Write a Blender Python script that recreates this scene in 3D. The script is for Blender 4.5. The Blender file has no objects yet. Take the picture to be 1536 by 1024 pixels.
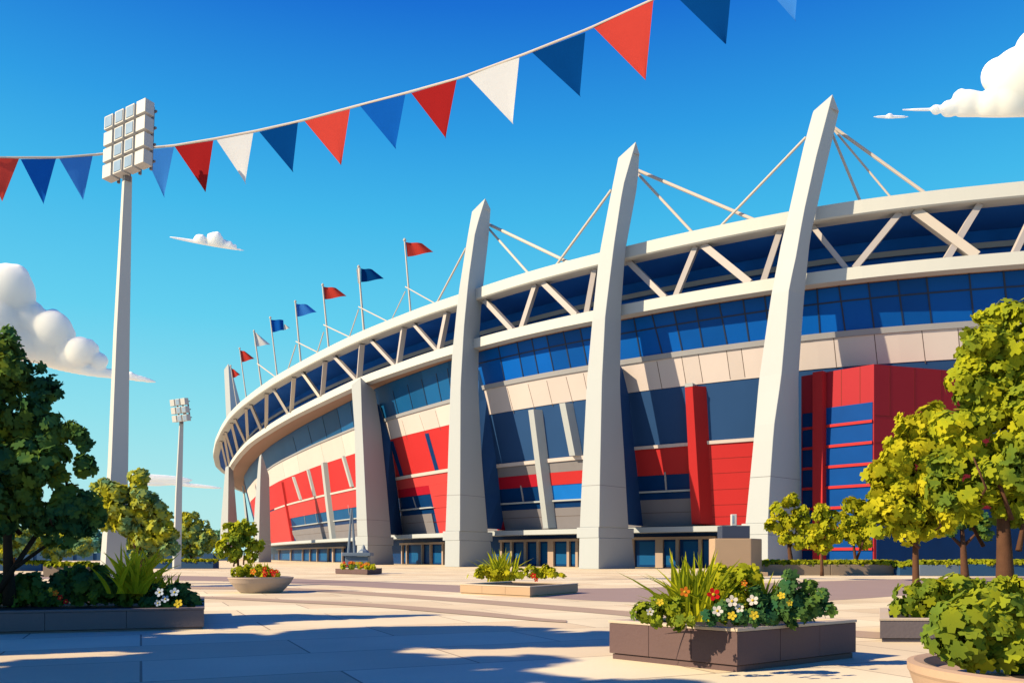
import bpy, math, random
import numpy as np
from mathutils import Vector, Matrix
random.seed(7); rng = np.random.default_rng(11)
scene = bpy.context.scene
COL = scene.collection
FP, CX, HY, EYE = 1250.0, 768.0, 832.0, 1.6

# ------------------------------------------------------------------ helpers
def lin(r, g, b):
    f = lambda c: (c/255/12.92) if c/255 <= .04045 else ((c/255+.055)/1.055)**2.4
    return (f(r), f(g), f(b))
def W(px, py, D): return np.array([(px-CX)*D/FP, D, EYE+(HY-py)*D/FP])
def G(px, py, z=0.0):
    D = (EYE-z)*FP/(py-HY); return np.array([(px-CX)*D/FP, D, z])
def proj(p): return (CX+FP*p[0]/p[1], HY-FP*(p[2]-EYE)/p[1])

WLOC = {}
def tag(o, label=None, cat=None, group=None, kind=None):
    if label: o['label'] = label
    if cat: o['category'] = cat
    if group: o['group'] = group
    if kind: o['kind'] = kind
    return o
def thing(name, loc, label, cat, group=None):
    o = bpy.data.objects.new(name, None); COL.objects.link(o)
    o.empty_display_size = .3
    o.location = [float(v) for v in loc]; WLOC[o.name] = np.array(o.location, float)
    return tag(o, label, cat, group)

class MB:
    def __init__(s): s.v = []; s.f = []
    def add(s, vs, fs):
        n = len(s.v); s.v += [tuple(float(c) for c in p) for p in vs]
        s.f += [tuple(n+i for i in f) for f in fs]; return s
    def hexa(s, b, t):      # bottom and top quads, counter-clockwise from above
        return s.add(list(b)+list(t), [(3,2,1,0),(4,5,6,7),(0,1,5,4),(1,2,6,5),(2,3,7,6),(3,0,4,7)])
    def box(s, c, ax, ay, az):
        c = np.array(c, float); ax, ay, az = map(lambda a: np.array(a, float), (ax, ay, az))
        b = [c-ax-ay-az, c+ax-ay-az, c+ax+ay-az, c-ax+ay-az]
        return s.hexa(b, [p+2*az for p in b])
    def bar(s, a, b, w, h=None, up=(0,0,1)):
        a = np.array(a, float); b = np.array(b, float); d = b-a; L = np.linalg.norm(d); d /= L
        h = w if h is None else h
        u = np.cross(d, np.array(up, float))
        if np.linalg.norm(u) < 1e-4: u = np.cross(d, np.array((1.,0,0)))
        u /= np.linalg.norm(u); v = np.cross(u, d)
        return s.box((a+b)/2, u*w/2, v*h/2, d*L/2)
    def tube(s, pts, rads, n=8):
        pts = [np.array(p, float) for p in pts]
        if np.isscalar(rads): rads = [rads]*len(pts)
        base = len(s.v)
        for i, p in enumerate(pts):
            d = pts[min(i+1, len(pts)-1)]-pts[max(i-1, 0)]; d /= np.linalg.norm(d)
            ref = np.array((1., 0, 0)) if abs(d[2]) > .8 else np.array((0, 0, 1.))
            u = np.cross(d, ref); u /= np.linalg.norm(u); v = np.cross(d, u)
            for k in range(n):
                a = 2*math.pi*k/n
                s.v.append(tuple(p+rads[i]*(math.cos(a)*u+math.sin(a)*v)))
        for i in range(len(pts)-1):
            for k in range(n):
                a = base+i*n+k; b = base+i*n+(k+1) % n
                s.f.append((a, b, b+n, a+n))
        s.f.append(tuple(base+k for k in range(n))[::-1]); s.f.append(tuple(base+(len(pts)-1)*n+k for k in range(n)))
        return s
    def lathe(s, c, prof, n=40):
        base = len(s.v)
        for r, z in prof:
            for k in range(n):
                a = 2*math.pi*k/n; s.v.append((c[0]+r*math.cos(a), c[1]+r*math.sin(a), c[2]+z))
        for i in range(len(prof)-1):
            for k in range(n):
                a = base+i*n+k; b = base+i*n+(k+1) % n; s.f.append((a, b, b+n, a+n))
        s.f.append(tuple(base+k for k in range(n))[::-1])
        s.f.append(tuple(base+(len(prof)-1)*n+k for k in range(n)))
        return s
    def build(s, name, mat, parent=None, smooth=False, bevel=0, label=None):
        off = np.zeros(3)
        if parent is not None: off = WLOC[parent.name]
        me = bpy.data.meshes.new(name)
        vs = (np.array(s.v)-off) if s.v else np.zeros((0, 3))
        me.from_pydata(vs.tolist(), [], s.f); me.update()
        me.materials.append(mat)
        o = bpy.data.objects.new(name, me); COL.objects.link(o)
        if smooth: me.polygons.foreach_set('use_smooth', [True]*len(me.polygons))
        if parent is not None: o.parent = parent
        WLOC[o.name] = off.copy()
        if bevel:
            m = o.modifiers.new('bevel', 'BEVEL'); m.width = bevel; m.segments = 2; m.limit_method = 'ANGLE'
        if label: o['label'] = label
        return o

# ------------------------------------------------------------------ materials
KA = .56
def mat(name, col, rough=.6, var=.06, scale=.6, spec=.3, bump=0, isl=0, metal=0):
    col = [col[0]*KA, col[1]*KA, min(.9, col[2]*KA*1.12)]
    m = bpy.data.materials.new(name); m.use_nodes = True; nt = m.node_tree; N = nt.nodes; Lk = nt.links
    b = N['Principled BSDF']; b.inputs['Roughness'].default_value = rough
    b.inputs['Specular IOR Level'].default_value = spec; b.inputs['Metallic'].default_value = metal
    tc = N.new('ShaderNodeTexCoord'); nz = N.new('ShaderNodeTexNoise')
    nz.inputs['Scale'].default_value = scale; nz.inputs['Detail'].default_value = 5
    Lk.new(tc.outputs['Object'], nz.inputs['Vector'])
    mx = N.new('ShaderNodeMix'); mx.data_type = 'RGBA'
    mx.inputs[6].default_value = (*[c*(1-var) for c in col], 1); mx.inputs[7].default_value = (*[min(1, c*(1+var)) for c in col], 1)
    Lk.new(nz.outputs['Fac'], mx.inputs[0]); out = mx.outputs[2]
    if isl:
        g = N.new('ShaderNodeNewGeometry'); rm = N.new('ShaderNodeMapRange'); rm.inputs[3].default_value = 1-isl; rm.inputs[4].default_value = 1+isl
        Lk.new(g.outputs['Random Per Island'], rm.inputs[0]); mi = N.new('ShaderNodeMix'); mi.data_type = 'RGBA'; mi.blend_type = 'MULTIPLY'; mi.inputs[0].default_value = 1
        Lk.new(out, mi.inputs[6]); Lk.new(rm.outputs[0], mi.inputs[7]); out = mi.outputs[2]
    Lk.new(out, b.inputs['Base Color'])
    if bump:
        bp = N.new('ShaderNodeBump'); bp.inputs['Strength'].default_value = bump; bp.inputs['Distance'].default_value = .02
        n2 = N.new('ShaderNodeTexNoise'); n2.inputs['Scale'].default_value = scale*14; Lk.new(tc.outputs['Object'], n2.inputs['Vector'])
        Lk.new(n2.outputs['Fac'], bp.inputs['Height']); Lk.new(bp.outputs['Normal'], b.inputs['Normal'])
    return m
def leafmat(name, cols, trans=.25):
    m = bpy.data.materials.new(name); m.use_nodes = True; nt = m.node_tree; N = nt.nodes; Lk = nt.links
    N.remove(N['Principled BSDF']); out = N['Material Output']
    g = N.new('ShaderNodeNewGeometry'); r = N.new('ShaderNodeValToRGB'); r.color_ramp.interpolation = 'LINEAR'
    tc = N.new('ShaderNodeTexCoord'); nz = N.new('ShaderNodeTexNoise'); nz.inputs['Scale'].default_value = .9
    Lk.new(tc.outputs['Object'], nz.inputs['Vector'])
    ad = N.new('ShaderNodeMath'); ad.operation = 'MULTIPLY_ADD'
    Lk.new(nz.outputs['Fac'], ad.inputs[0]); ad.inputs[1].default_value = 1.4; 
    a2 = N.new('ShaderNodeMath'); a2.operation = 'MULTIPLY_ADD'; Lk.new(g.outputs['Random Per Island'], a2.inputs[0])
    a2.inputs[1].default_value = .22; a2.inputs[2].default_value = -.30; Lk.new(a2.outputs[0], ad.inputs[2])
    els = r.color_ramp.elements
    while len(els) < len(cols): els.new(.5)
    for i, c in enumerate(cols): els[i].position = i/(len(cols)-1); els[i].color = (*c, 1)
    Lk.new(ad.outputs[0], r.inputs[0])
    d = N.new('ShaderNodeBsdfDiffuse'); t = N.new('ShaderNodeBsdfTranslucent'); mx = N.new('ShaderNodeMixShader')
    mx.inputs[0].default_value = trans
    Lk.new(r.outputs[0], d.inputs[0]); Lk.new(r.outputs[0], t.inputs[0])
    Lk.new(d.outputs[0], mx.inputs[1]); Lk.new(t.outputs[0], mx.inputs[2]); Lk.new(mx.outputs[0], out.inputs[0])
    return m
M = {}
M['cream'] = mat('cream_paint', (.62, .69, .71), .55, .03, .25, .15)
M['cream_shell'] = mat('cream_beam', (.82, .86, .80), .55, .03, .2, .15)
M['soffit'] = mat('soffit_panel', (.52, .33, .24), .7, .08, .3)
M['navy'] = mat('navy_wall', (.010, .055, .19), .6, .12, .3, .1)
M['recess'] = mat('recess_glass', (.010, .17, .75), .4, .45, .25, .08)
M['blue_soffit'] = mat('blue_soffit', (.02, .17, .70), .7, .25, .2, .05)
M['glass'] = mat('blue_glass', (.003, .13, .58), .4, .2, .18, .06, isl=.28)
M['glass_dark'] = mat('dark_blue_glass', (.004, .05, .19), .35, .3, .4, .08, isl=.25)
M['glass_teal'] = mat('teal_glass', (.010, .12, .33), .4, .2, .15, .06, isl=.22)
M['sky_glass'] = mat('bright_blue_glass', (.010, .24, .85), .3, .15, .5, .1)
M['mullion'] = mat('dark_mullion', (.006, .03, .09), .5, .05)
M['slate'] = mat('slate_blue_panel', (.030, .10, .27), .6, .12, .2, .08, isl=.1)
M['tan'] = mat('sand_panel', (.86, .78, .74), .6, .05, .3, .2, isl=.06)
M['sill'] = mat('grey_sill', (.45, .47, .50), .6, .05)
M['grey'] = mat('grey_cladding', (.30, .29, .31), .65, .1, .4, .2, isl=.12)
M['joint'] = mat('dark_joint', (.16, .12, .10), .8, .05)
M['red'] = mat('red_cladding', (.70, .036, .040), .6, .08, .25, .15, isl=.08)
M['redlight'] = mat('light_red_cladding', (.76, .075, .075), .6, .08, .25, .15, isl=.06)
M['redjoint'] = mat('deep_red_joint', (.30, .012, .014), .7, .05)
M['crimson'] = mat('crimson_cladding', (.56, .010, .035), .6, .06, .3, .15)
M['brown'] = mat('taupe_frame', (.55, .42, .33), .6, .05)
M['truss'] = mat('shaded_truss', (.66, .62, .60), .6, .05, .5)  # brace colour darkened to carry the shade under the roof edge
M['steel'] = mat('white_steel', (.80, .74, .64), .5, .03, .5)
M['pole'] = mat('pole_paint', (.76, .79, .76), .5, .03, .5)

M['lens'] = mat('lamp_lens', (.36, .54, .72), .2, .2, 2, .5)
M['conc'] = mat('planter_concrete', (.18, .115, .115), .75, .12, 1.2, .25, .25)
M['conc_grey'] = mat('grey_planter_concrete', (.22, .19, .20), .75, .12, 1.2, .25, .25)
M['coping'] = mat('sunlit_coping', (.78, .66, .50), .7, .06, 1.5, .25, .2)  # sun and sky light on planter tops put into a paler colour
M['bowl'] = mat('bowl_stone', (.62, .50, .40), .7, .08, 1.5, .25, .15)
M['bowl_tan'] = mat('sandstone_bowl', (.66, .47, .32), .7, .08, 1.5, .25, .15)
M['soil'] = mat('dark_soil', (.03, .022, .015), .95, .3, 6)
M['wallstone'] = mat('hedge_wall_stone', (.36, .28, .20), .75, .1, .6)
M['bark'] = mat('bark', (.14, .065, .035), .85, .3, 5, .2, .4)
M['bark_dark'] = mat('dark_bark', (.035, .028, .02), .9, .3, 5, .2, .4)
M['string'] = mat('bunting_cord', (.85, .80, .72), .7, .03)
M['pen_red'] = mat('red_cloth', (.92, .10, .075), .8, .05, 2, .0)
M['pen_dred'] = mat('deep_red_cloth', (.52, .028, .03), .8, .05, 2, .0)
M['pen_navy'] = mat('navy_cloth', (.003, .085, .36), .8, .05, 2, .0)
M['pen_blue'] = mat('blue_cloth', (.010, .17, .75), .8, .05, 2, .0)
M['pen_light'] = mat('light_blue_cloth', (.07, .36, 1.05), .8, .05, 2, .0)
M['pen_white'] = mat('white_cloth', (1.08, 1.14, 1.14), .8, .03, 2, .0)
for _k in ('pen_red', 'pen_dred', 'pen_navy', 'pen_blue', 'pen_light', 'pen_white'):     # thin cloth lets some light through
    _t = M[_k].node_tree; _p = _t.nodes['Principled BSDF']; _tr = _t.nodes.new('ShaderNodeBsdfTranslucent'); _m = _t.nodes.new('ShaderNodeMixShader'); _m.inputs[0].default_value = .4
    _src = _p.inputs['Base Color'].links[0].from_socket; _t.links.new(_src, _tr.inputs[0]); _t.links.new(_p.outputs[0], _m.inputs[1]); _t.links.new(_tr.outputs[0], _m.inputs[2])
    _t.links.new(_m.outputs[0], _t.nodes['Material Output'].inputs[0])
M['cloud'] = mat('cloud_white', (1.06, 1.08, .98), 1, .01, .004, 0)
_b = M['cloud'].node_tree.nodes['Principled BSDF']; _b.inputs['Subsurface Weight'].default_value = 1
_b.inputs['Subsurface Radius'].default_value = (1, 1, 1); _b.inputs['Subsurface Scale'].default_value = 110
M['fence'] = mat('blue_fence', (.02, .10, .24), .8, .15, .1)
M['kiosk'] = mat('kiosk_tan', (.62, .44, .28), .7, .05, 1)
M['kioskdark'] = mat('kiosk_dark', (.05, .07, .13), .5, .1, 1)
M['bluegrey'] = mat('blue_grey_metal', (.20, .28, .38), .5, .1, 1)
M['petal_w'] = mat('white_petal', (.86, .82, .72), .8, .05, 8, .1)
M['petal_y'] = mat('yellow_petal', (.75, .58, .04), .8, .05, 8, .1)
M['petal_r'] = mat('red_petal', (.68, .015, .015), .8, .1, 8, .1)
M['petal_o'] = mat('orange_petal', (.78, .22, .02), .8, .1, 8, .1)
M['petal_b'] = mat('pale_blue_petal', (.62, .74, .86), .8, .05, 8, .1)
LY = leafmat('yellow_green_leaves', [(.09, .13, .022), (.26, .31, .02), (.47, .45, .022), (.60, .54, .035)], .42)
LM = leafmat('mid_green_leaves', [(.030, .085, .04), (.14, .22, .032), (.38, .41, .02), (.58, .50, .025)], .4)
LD = leafmat('dark_green_leaves', [(.014, .065, .045), (.03, .11, .055), (.11, .19, .034), (.46, .44, .022)], .35)
LT = leafmat('teal_leaves', [(.06, .18, .15), (.15, .30, .17), (.48, .47, .03), (.64, .57, .035)], .42)
LH = leafmat('hedge_leaves', [(.06, .12, .02), (.16, .21, .016), (.30, .31, .015), (.44, .41, .02)], .3)
LB = leafmat('blade_leaves', [(.09, .16, .014), (.28, .33, .016), (.50, .50, .02), (.64, .58, .035)], .45)
LS = leafmat('shade_tree_leaves', [(.02, .06, .02), (.03, .08, .02), (.06, .12, .02), (.1, .15, .02)], .05)

# ------------------------------------------------------------------ camera, sky, sun
cam = bpy.data.objects.new('camera', bpy.data.cameras.new('camera')); COL.objects.link(cam)
cam.location = (0, 0, EYE); cam.rotation_euler = (math.pi/2, 0, 0)
cam.data.sensor_width = 36; cam.data.lens = FP/1536*36; cam.data.shift_y = (HY-512)/1536
cam.data.clip_end = 20000; scene.camera = cam
SUN_EL = math.radians(34); SH = np.array((-.94, -.34)); SH /= np.linalg.norm(SH)
sd = Vector((SH[0]*math.cos(SUN_EL), SH[1]*math.cos(SUN_EL), math.sin(SUN_EL)))
sun = bpy.data.objects.new('sun', bpy.data.lights.new('sun', 'SUN')); COL.objects.link(sun)
sun.rotation_euler = (-sd).to_track_quat('-Z', 'Y').to_euler(); sun.location = (-60, -20, 80)
sun.data.energy = 5.0; sun.data.angle = math.radians(.5); sun.data.color = (1, .79, .47)
w = bpy.data.worlds.new('World'); scene.world = w; w.use_nodes = True
nt = w.node_tree; N = nt.nodes; Lk = nt.links; bg = N['Background']
sky = N.new('ShaderNodeTexSky'); sky.sky_type = 'NISHITA'; sky.sun_disc = False
sky.sun_elevation = SUN_EL; sky.sun_rotation = math.atan2(SH[0], SH[1])
tc = N.new('ShaderNodeTexCoord'); sx = N.new('ShaderNodeSeparateXYZ'); Lk.new(tc.outputs['Generated'], sx.inputs[0])
rp = N.new('ShaderNodeValToRGB'); Lk.new(sx.outputs['Z'], rp.inputs[0])
stops = [(0, (190, 236, 234)), (.06, (178, 234, 236)), (.15, (146, 226, 239)), (.26, (100, 209, 241)),
         (.37, (66, 186, 237)), (.45, (44, 158, 230)), (.55, (22, 112, 213)), (.68, (6, 84, 205)), (.85, (2, 62, 192)), (1, (0, 48, 180))]
els = rp.color_ramp.elements
while len(els) < len(stops): els.new(.5)
for e, (p, c) in zip(els, stops): e.position = p; e.color = (*[v*10 for v in lin(*c)], 1)
mx = N.new('ShaderNodeMix'); mx.data_type = 'RGBA'; mx.inputs[0].default_value = .97
Lk.new(sky.outputs[0], mx.inputs[6]); Lk.new(rp.outputs[0], mx.inputs[7]); mb_ = N.new('ShaderNodeMapRange'); Lk.new(sx.outputs['Y'], mb_.inputs[0]); mb_.inputs[1].default_value = -.5; mb_.inputs[2].default_value = .35
mb_.inputs[3].default_value = .9; mb_.inputs[4].default_value = 1      # the sky away from the stadium is a deeper blue
mg = N.new('ShaderNodeMix'); mg.data_type = 'RGBA'; mg.blend_type = 'MULTIPLY'; mg.inputs[0].default_value = 1
Lk.new(mx.outputs[2], mg.inputs[6]); Lk.new(mb_.outputs[0], mg.inputs[7]); Lk.new(mg.outputs[2], bg.inputs[0])
bg.inputs[1].default_value = .0535
scene.view_settings.view_transform = 'Standard'; scene.view_settings.look = 'None'
scene.cycles.diffuse_bounces = 1
scene.view_settings.exposure = .9; scene.view_settings.gamma = 1

# ------------------------------------------------------------------ ground
gm = bpy.data.materials.new('sand_paving'); gm.use_nodes = True; nt = gm.node_tree; N = nt.nodes; Lk = nt.links
b = N['Principled BSDF']; b.inputs['Roughness'].default_value = .8; b.inputs['Specular IOR Level'].default_value = .15
tc = N.new('ShaderNodeTexCoord'); mp = N.new('ShaderNodeMapping'); mp.inputs['Rotation'].default_value = (0, 0, math.radians(-24))
Lk.new(tc.outputs['Object'], mp.inputs[0])
br = N.new('ShaderNodeTexBrick'); br.inputs['Scale'].default_value = 1; br.inputs['Brick Width'].default_value = 4.6
br.inputs['Row Height'].default_value = 2.3; br.inputs['Mortar Size'].default_value = .02; br.inputs['Mortar Smooth'].default_value = .3
br.inputs['Color1'].default_value = (.66, .60, .47, 1); br.inputs['Color2'].default_value = (.56, .465, .345, 1)
br.inputs['Mortar'].default_value = (.27, .21, .17, 1); br.offset = .45
Lk.new(mp.outputs[0], br.inputs[0])
nz = N.new('ShaderNodeTexNoise'); nz.inputs['Scale'].default_value = .22; nz.inputs['Detail'].default_value = 4; Lk.new(mp.outputs[0], nz.inputs[0])
mr = N.new('ShaderNodeMapRange'); Lk.new(nz.outputs['Fac'], mr.inputs[0]); mr.inputs[1].default_value = .35; mr.inputs[2].default_value = .65
mr.inputs[3].default_value = .88; mr.inputs[4].default_value = 1.06
nf = N.new('ShaderNodeTexNoise'); nf.inputs['Scale'].default_value = 18; nf.inputs['Detail'].default_value = 6; Lk.new(mp.outputs[0], nf.inputs[0])
mf = N.new('ShaderNodeMapRange'); Lk.new(nf.outputs['Fac'], mf.inputs[0]); mf.inputs[3].default_value = .93; mf.inputs[4].default_value = 1.07
mu = N.new('ShaderNodeMath'); mu.operation = 'MULTIPLY'; Lk.new(mr.outputs[0], mu.inputs[0]); Lk.new(mf.outputs[0], mu.inputs[1])
mm = N.new('ShaderNodeMix'); mm.data_type = 'RGBA'; mm.blend_type = 'MULTIPLY'; mm.inputs[0].default_value = 1
Lk.new(br.outputs[0], mm.inputs[6]); Lk.new(mu.outputs[0], mm.inputs[7]); Lk.new(mm.outputs[2], b.inputs['Base Color'])
M['ground'] = gm
M['path'] = mat('mauve_paving', (.48, .37, .33), .8, .06, .4, .15)
M['band'] = mat('tan_paving_band', (.60, .46, .34), .8, .06, .6, .15)
tag(MB().add([(-6000, -300, 0), (6000, -300, 0), (6000, 9000, 0), (-6000, 9000, 0)], [(0, 1, 2, 3)]).build('plaza', M['ground']), kind='structure')
def ribbon(name, m, far, near, z):
    mb = MB(); n = 60; fx = np.array(far, float); nx = np.array(near, float)
    xs = np.linspace(max(fx[0, 0], nx[0, 0]), min(fx[-1, 0], nx[-1, 0]), n)
    def sm(a): 
        y = np.interp(np.linspace(xs[0]-80, xs[-1]+80, 400), a[:, 0], a[:, 1]); k = np.ones(41)/41
        y = np.convolve(np.pad(y, 20, 'edge'), k, 'valid'); return np.interp(xs, np.linspace(xs[0]-80, xs[-1]+80, 400), y)
    f = sm(fx); r = sm(nx)
    for i in range(n): mb.v += [tuple(G(xs[i], f[i], z)), tuple(G(xs[i], r[i], z))]
    for i in range(n-1): mb.f.append((2*i+1, 2*i+3, 2*i+2, 2*i))
    return tag(mb.build(name, m), kind='structure')
ribbon('path', M['path'], [(-300, 858), (240, 862), (437, 866.5), (688, 877.5), (900, 884), (1160, 873), (1420, 866), (1900, 858)],
       [(-300, 865), (240, 869), (437, 873.5), (688, 887.5), (960, 905), (1230, 903), (1380, 890), (1560, 876), (1900, 866)], .005)
ribbon('paving_band', M['band'], [(-100, 876), (440, 880), (690, 896), (920, 914), (1340, 950)],
       [(-100, 880), (440, 884), (690, 902), (920, 921), (1340, 960)], .009)
ribbon('footway', M['band'], [(-100, 890), (300, 893), (560, 904), (720, 916), (850, 931)], [(-100, 892), (300, 896), (560, 909), (720, 923), (850, 934)], .013)

# ------------------------------------------------------------------ stadium plan
HF = 38.0
FPX = [(1960, 236), (1760, 252), (1620, 263.5), (1536, 271.5), (1396, 285.5), (1292, 299), (1222, 309.5), (1180, 317.5), (1140, 325),
       (1039, 345.8), (960, 364), (898, 379.3), (860, 388.5), (786, 409), (741, 423.5), (687, 442), (640, 457), (610, 469),
       (540, 497), (487.5, 522.5), (446.5, 544.5), (410, 565.5), (383.5, 584), (358.6, 604), (344, 619), (332, 638), (323, 658), (319.3, 678),
       (323, 694), (333, 704), (350, 712), (375, 718), (410, 724)]
pts = []
for x, y in FPX:
    D = (HF-EYE)*FP/(HY-y); pts.append(((x-CX)*D/FP, D))
pts = np.array(pts)
seg = np.r_[0, np.cumsum(np.linalg.norm(np.diff(pts, axis=0), axis=1))]
ss = np.arange(0, seg[-1], .5)
P = np.c_[np.interp(ss, seg, pts[:, 0]), np.interp(ss, seg, pts[:, 1])]
for k in (13, 17, 13):                         # smooth the plan
    ker = np.ones(k)/k
    for c in (0, 1):
        a = P[:, c]; pad = np.r_[2*a[0]-a[k//2:0:-1], a, 2*a[-1]-a[-2:-k//2-1:-1]]
        P[:, c] = np.convolve(pad, ker, 'valid')[:len(a)]
SMAX = ss[-1]
T = np.gradient(P, axis=0); T /= np.linalg.norm(T, axis=1)[:, None]
NI = np.c_[T[:, 1], -T[:, 0]]
if NI[200] @ np.array((.4, .9)) < 0: NI = -NI
for _ in range(3):
    ker = np.ones(25)/25
    NI = np.c_[[np.convolve(np.pad(NI[:, c], 12, 'edge'), ker, 'valid') for c in (0, 1)]].T
NI /= np.linalg.norm(NI, axis=1)[:, None]
PXF = CX+FP*P[:, 0]/P[:, 1]
R2 = np.interp(PXF, [319, 363, 522, 690], [4.6, 4.2, 1.4, 0]); 
iext = int(np.argmin(PXF)); R2[iext:] = 4.6
WT = np.interp(PXF, [319, 420, 560, 700], [6, 5, 3.2, 2.2]); WT[iext:] = 6
def at(s, inset, z):
    p = np.array([np.interp(s, ss, P[:, 0]), np.interp(s, ss, P[:, 1])])
    n = np.array([np.interp(s, ss, NI[:, 0]), np.interp(s, ss, NI[:, 1])]); n /= np.linalg.norm(n)
    p = p+n*inset; return np.array([p[0], p[1], z])
def r2(s): return float(np.interp(s, ss, R2))
def wt(s): return float(np.interp(s, ss, WT))
def wall(s, z, off=0):          # leaning facade, z 5 .. 30
    t = np.clip((30-z)/25, -.05, 1.3); return at(s, r2(s)+wt(s)+6.3*t-off, z)
def door(s, z, off=0): return at(s, r2(s)+wt(s)+7.2-off, z)
SEXT = ss[iext]
def solve(px, fn):              # s at which the surface point is seen at px
    lo, hi = 0.0, SEXT+10
    for _ in range(40):
        m = (lo+hi)/2
        if proj(fn(m))[0] > px: lo = m
        else: hi = m
    return (lo+hi)/2
def SW(px, py, fn=wall):
    z = 15.0
    for _ in range(8):
        s = solve(px, lambda q: fn(q, z)); D = fn(s, z)[1]; z = EYE+(HY-py)*D/FP
    return s, z
def SF(px): return solve(px, lambda q: at(q, 0, HF))

stadium = thing('stadium', (20, 130, 0), 'large oval stadium with cream ring beams, leaning pylons, blue glass and red cladding', 'stadium')
def sweep(name, m, prof, s0, s1, step=2.0, parent=stadium, closed=True, smooth=False):
    n = max(2, int((s1-s0)/step)+1); S = np.linspace(s0, s1, n); k = len(prof); mb = MB()
    for s in S:
        for (i, z) in prof: mb.v.append(tuple(at(s, i(s) if callable(i) else i, z)))
    for a in range(n-1):
        for j in range(k if closed else k-1):
            j2 = (j+1) % k; mb.f.append((a*k+j, a*k+j2, (a+1)*k+j2, (a+1)*k+j))
    if closed: mb.f.append(tuple(range(k))); mb.f.append(tuple((n-1)*k+j for j in range(k))[::-1])
    return mb.build(name, m, parent)
sweep('roof_edge_beam', M['cream_shell'], [(0, HF), (0, HF-1.35), (.15, HF-1.5), (2.0, HF-1.5), (2.0, HF)], 0, SMAX)
sweep('roof', M['cream'], [(2.004, HF-.1), (2.004, HF-.5), (34, HF+1.5), (34, HF+1.9)], 0, SMAX, 4)
sweep('roof_soffit', M['blue_soffit'], [(2.01, HF-1.1), (2.01, HF-1.3), (8.5, HF-2.0), (8.5, HF-1.8)], 0, SMAX, 3)
sweep('gallery_glazing', M['recess'], [(lambda s: 7.3, HF-1.9), (lambda s: 6.9, 31.3), (lambda s: 7.5, 31.3), (lambda s: 7.9, HF-1.9)], 0, SMAX, 3)
sweep('gallery_rail', M['sill'], [(6.6, 34.6), (6.6, 34.0), (6.78, 34.0), (6.78, 34.6)], 0, SMAX, 3)
sweep('lower_ring_beam', M['cream_shell'], [(lambda s: r2(s), 31.2), (lambda s: r2(s), 29.95), (lambda s: r2(s)+1.5, 29.95), (lambda s: r2(s)+1.5, 31.2)], 0, SMAX)
sweep('gallery_floor', M['navy'], [(lambda s: r2(s)+1.504, 31.1), (lambda s: r2(s)+1.504, 30.6), (lambda s: 9.5, 30.6), (lambda s: 9.5, 31.1)], 0, SMAX, 3)
sweep('ring_soffit', M['soffit'], [(lambda s: r2(s)+1.504, 30.3), (lambda s: r2(s)+1.504, 30.05), (lambda s: r2(s)+wt(s)+1.2, 30.05), (lambda s: r2(s)+wt(s)+1.2, 30.3)], 0, SMAX, 3)
# backing wall and ground floor wall
def profw(z, off): return lambda s: r2(s)+wt(s)+6.3*min(1.3, (30-z)/25)-off
sweep('wall', M['navy'], [(profw(30, -.02), 30.04), (profw(5, -.02), 5), (profw(5, -.6), 5), (profw(30, -.6), 30.04)], 0, SMAX, 3)
sweep('ground_floor_wall', M['glass_dark'], [(lambda s: r2(s)+wt(s)+7.3, 5.2), (lambda s: r2(s)+wt(s)+7.3, 0), (lambda s: r2(s)+wt(s)+7.8, 0), (lambda s: r2(s)+wt(s)+7.8, 5.2)], 0, SMAX, 3)

def patch(name, m, zb, zt, L, R, off=.12, th=.16, fn=wall, parent=stadium, build=True, mb=None):
    """solid panel lying on the facade; L and R are pixel columns (at top, at bottom)"""
    tup = lambda a: a if isinstance(a, (tuple, list)) else (a, a)
    L = tup(L); R = tup(R)
    sl = [solve(L[0], lambda q: fn(q, zt)), solve(L[1], lambda q: fn(q, zb))]
    sr = [solve(R[0], lambda q: fn(q, zt)), solve(R[1], lambda q: fn(q, zb))]
    n = max(2, int(abs(sl[0]-sr[0])/2.5)+2); mb = mb or MB(); base = len(mb.v)
    for o in (off, off-th):
        for r, z in ((0, zt), (1, zb)):
            for i in range(n):
                s = sl[r]+(sr[r]-sl[r])*i/(n-1); mb.v.append(tuple(fn(s, z, o)))
    q = lambda layer, r, i: base+layer*2*n+r*n+i
    for i in range(n-1):
        mb.f.append((q(0, 0, i), q(0, 1, i), q(0, 1, i+1), q(0, 0, i+1)))
        mb.f.append((q(1, 0, i), q(1, 0, i+1), q(1, 1, i+1), q(1, 1, i)))
        mb.f.append((q(0, 0, i), q(0, 0, i+1), q(1, 0, i+1), q(1, 0, i)))
        mb.f.append((q(0, 1, i), q(1, 1, i), q(1, 1, i+1), q(0, 1, i+1)))
    mb.f.append((q(0, 0, 0), q(1, 0, 0), q(1, 1, 0), q(0, 1, 0))); e = n-1
    mb.f.append((q(0, 0, e), q(0, 1, e), q(1, 1, e), q(1, 0, e)))
    return mb.build(name, m, parent) if build else mb
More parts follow.
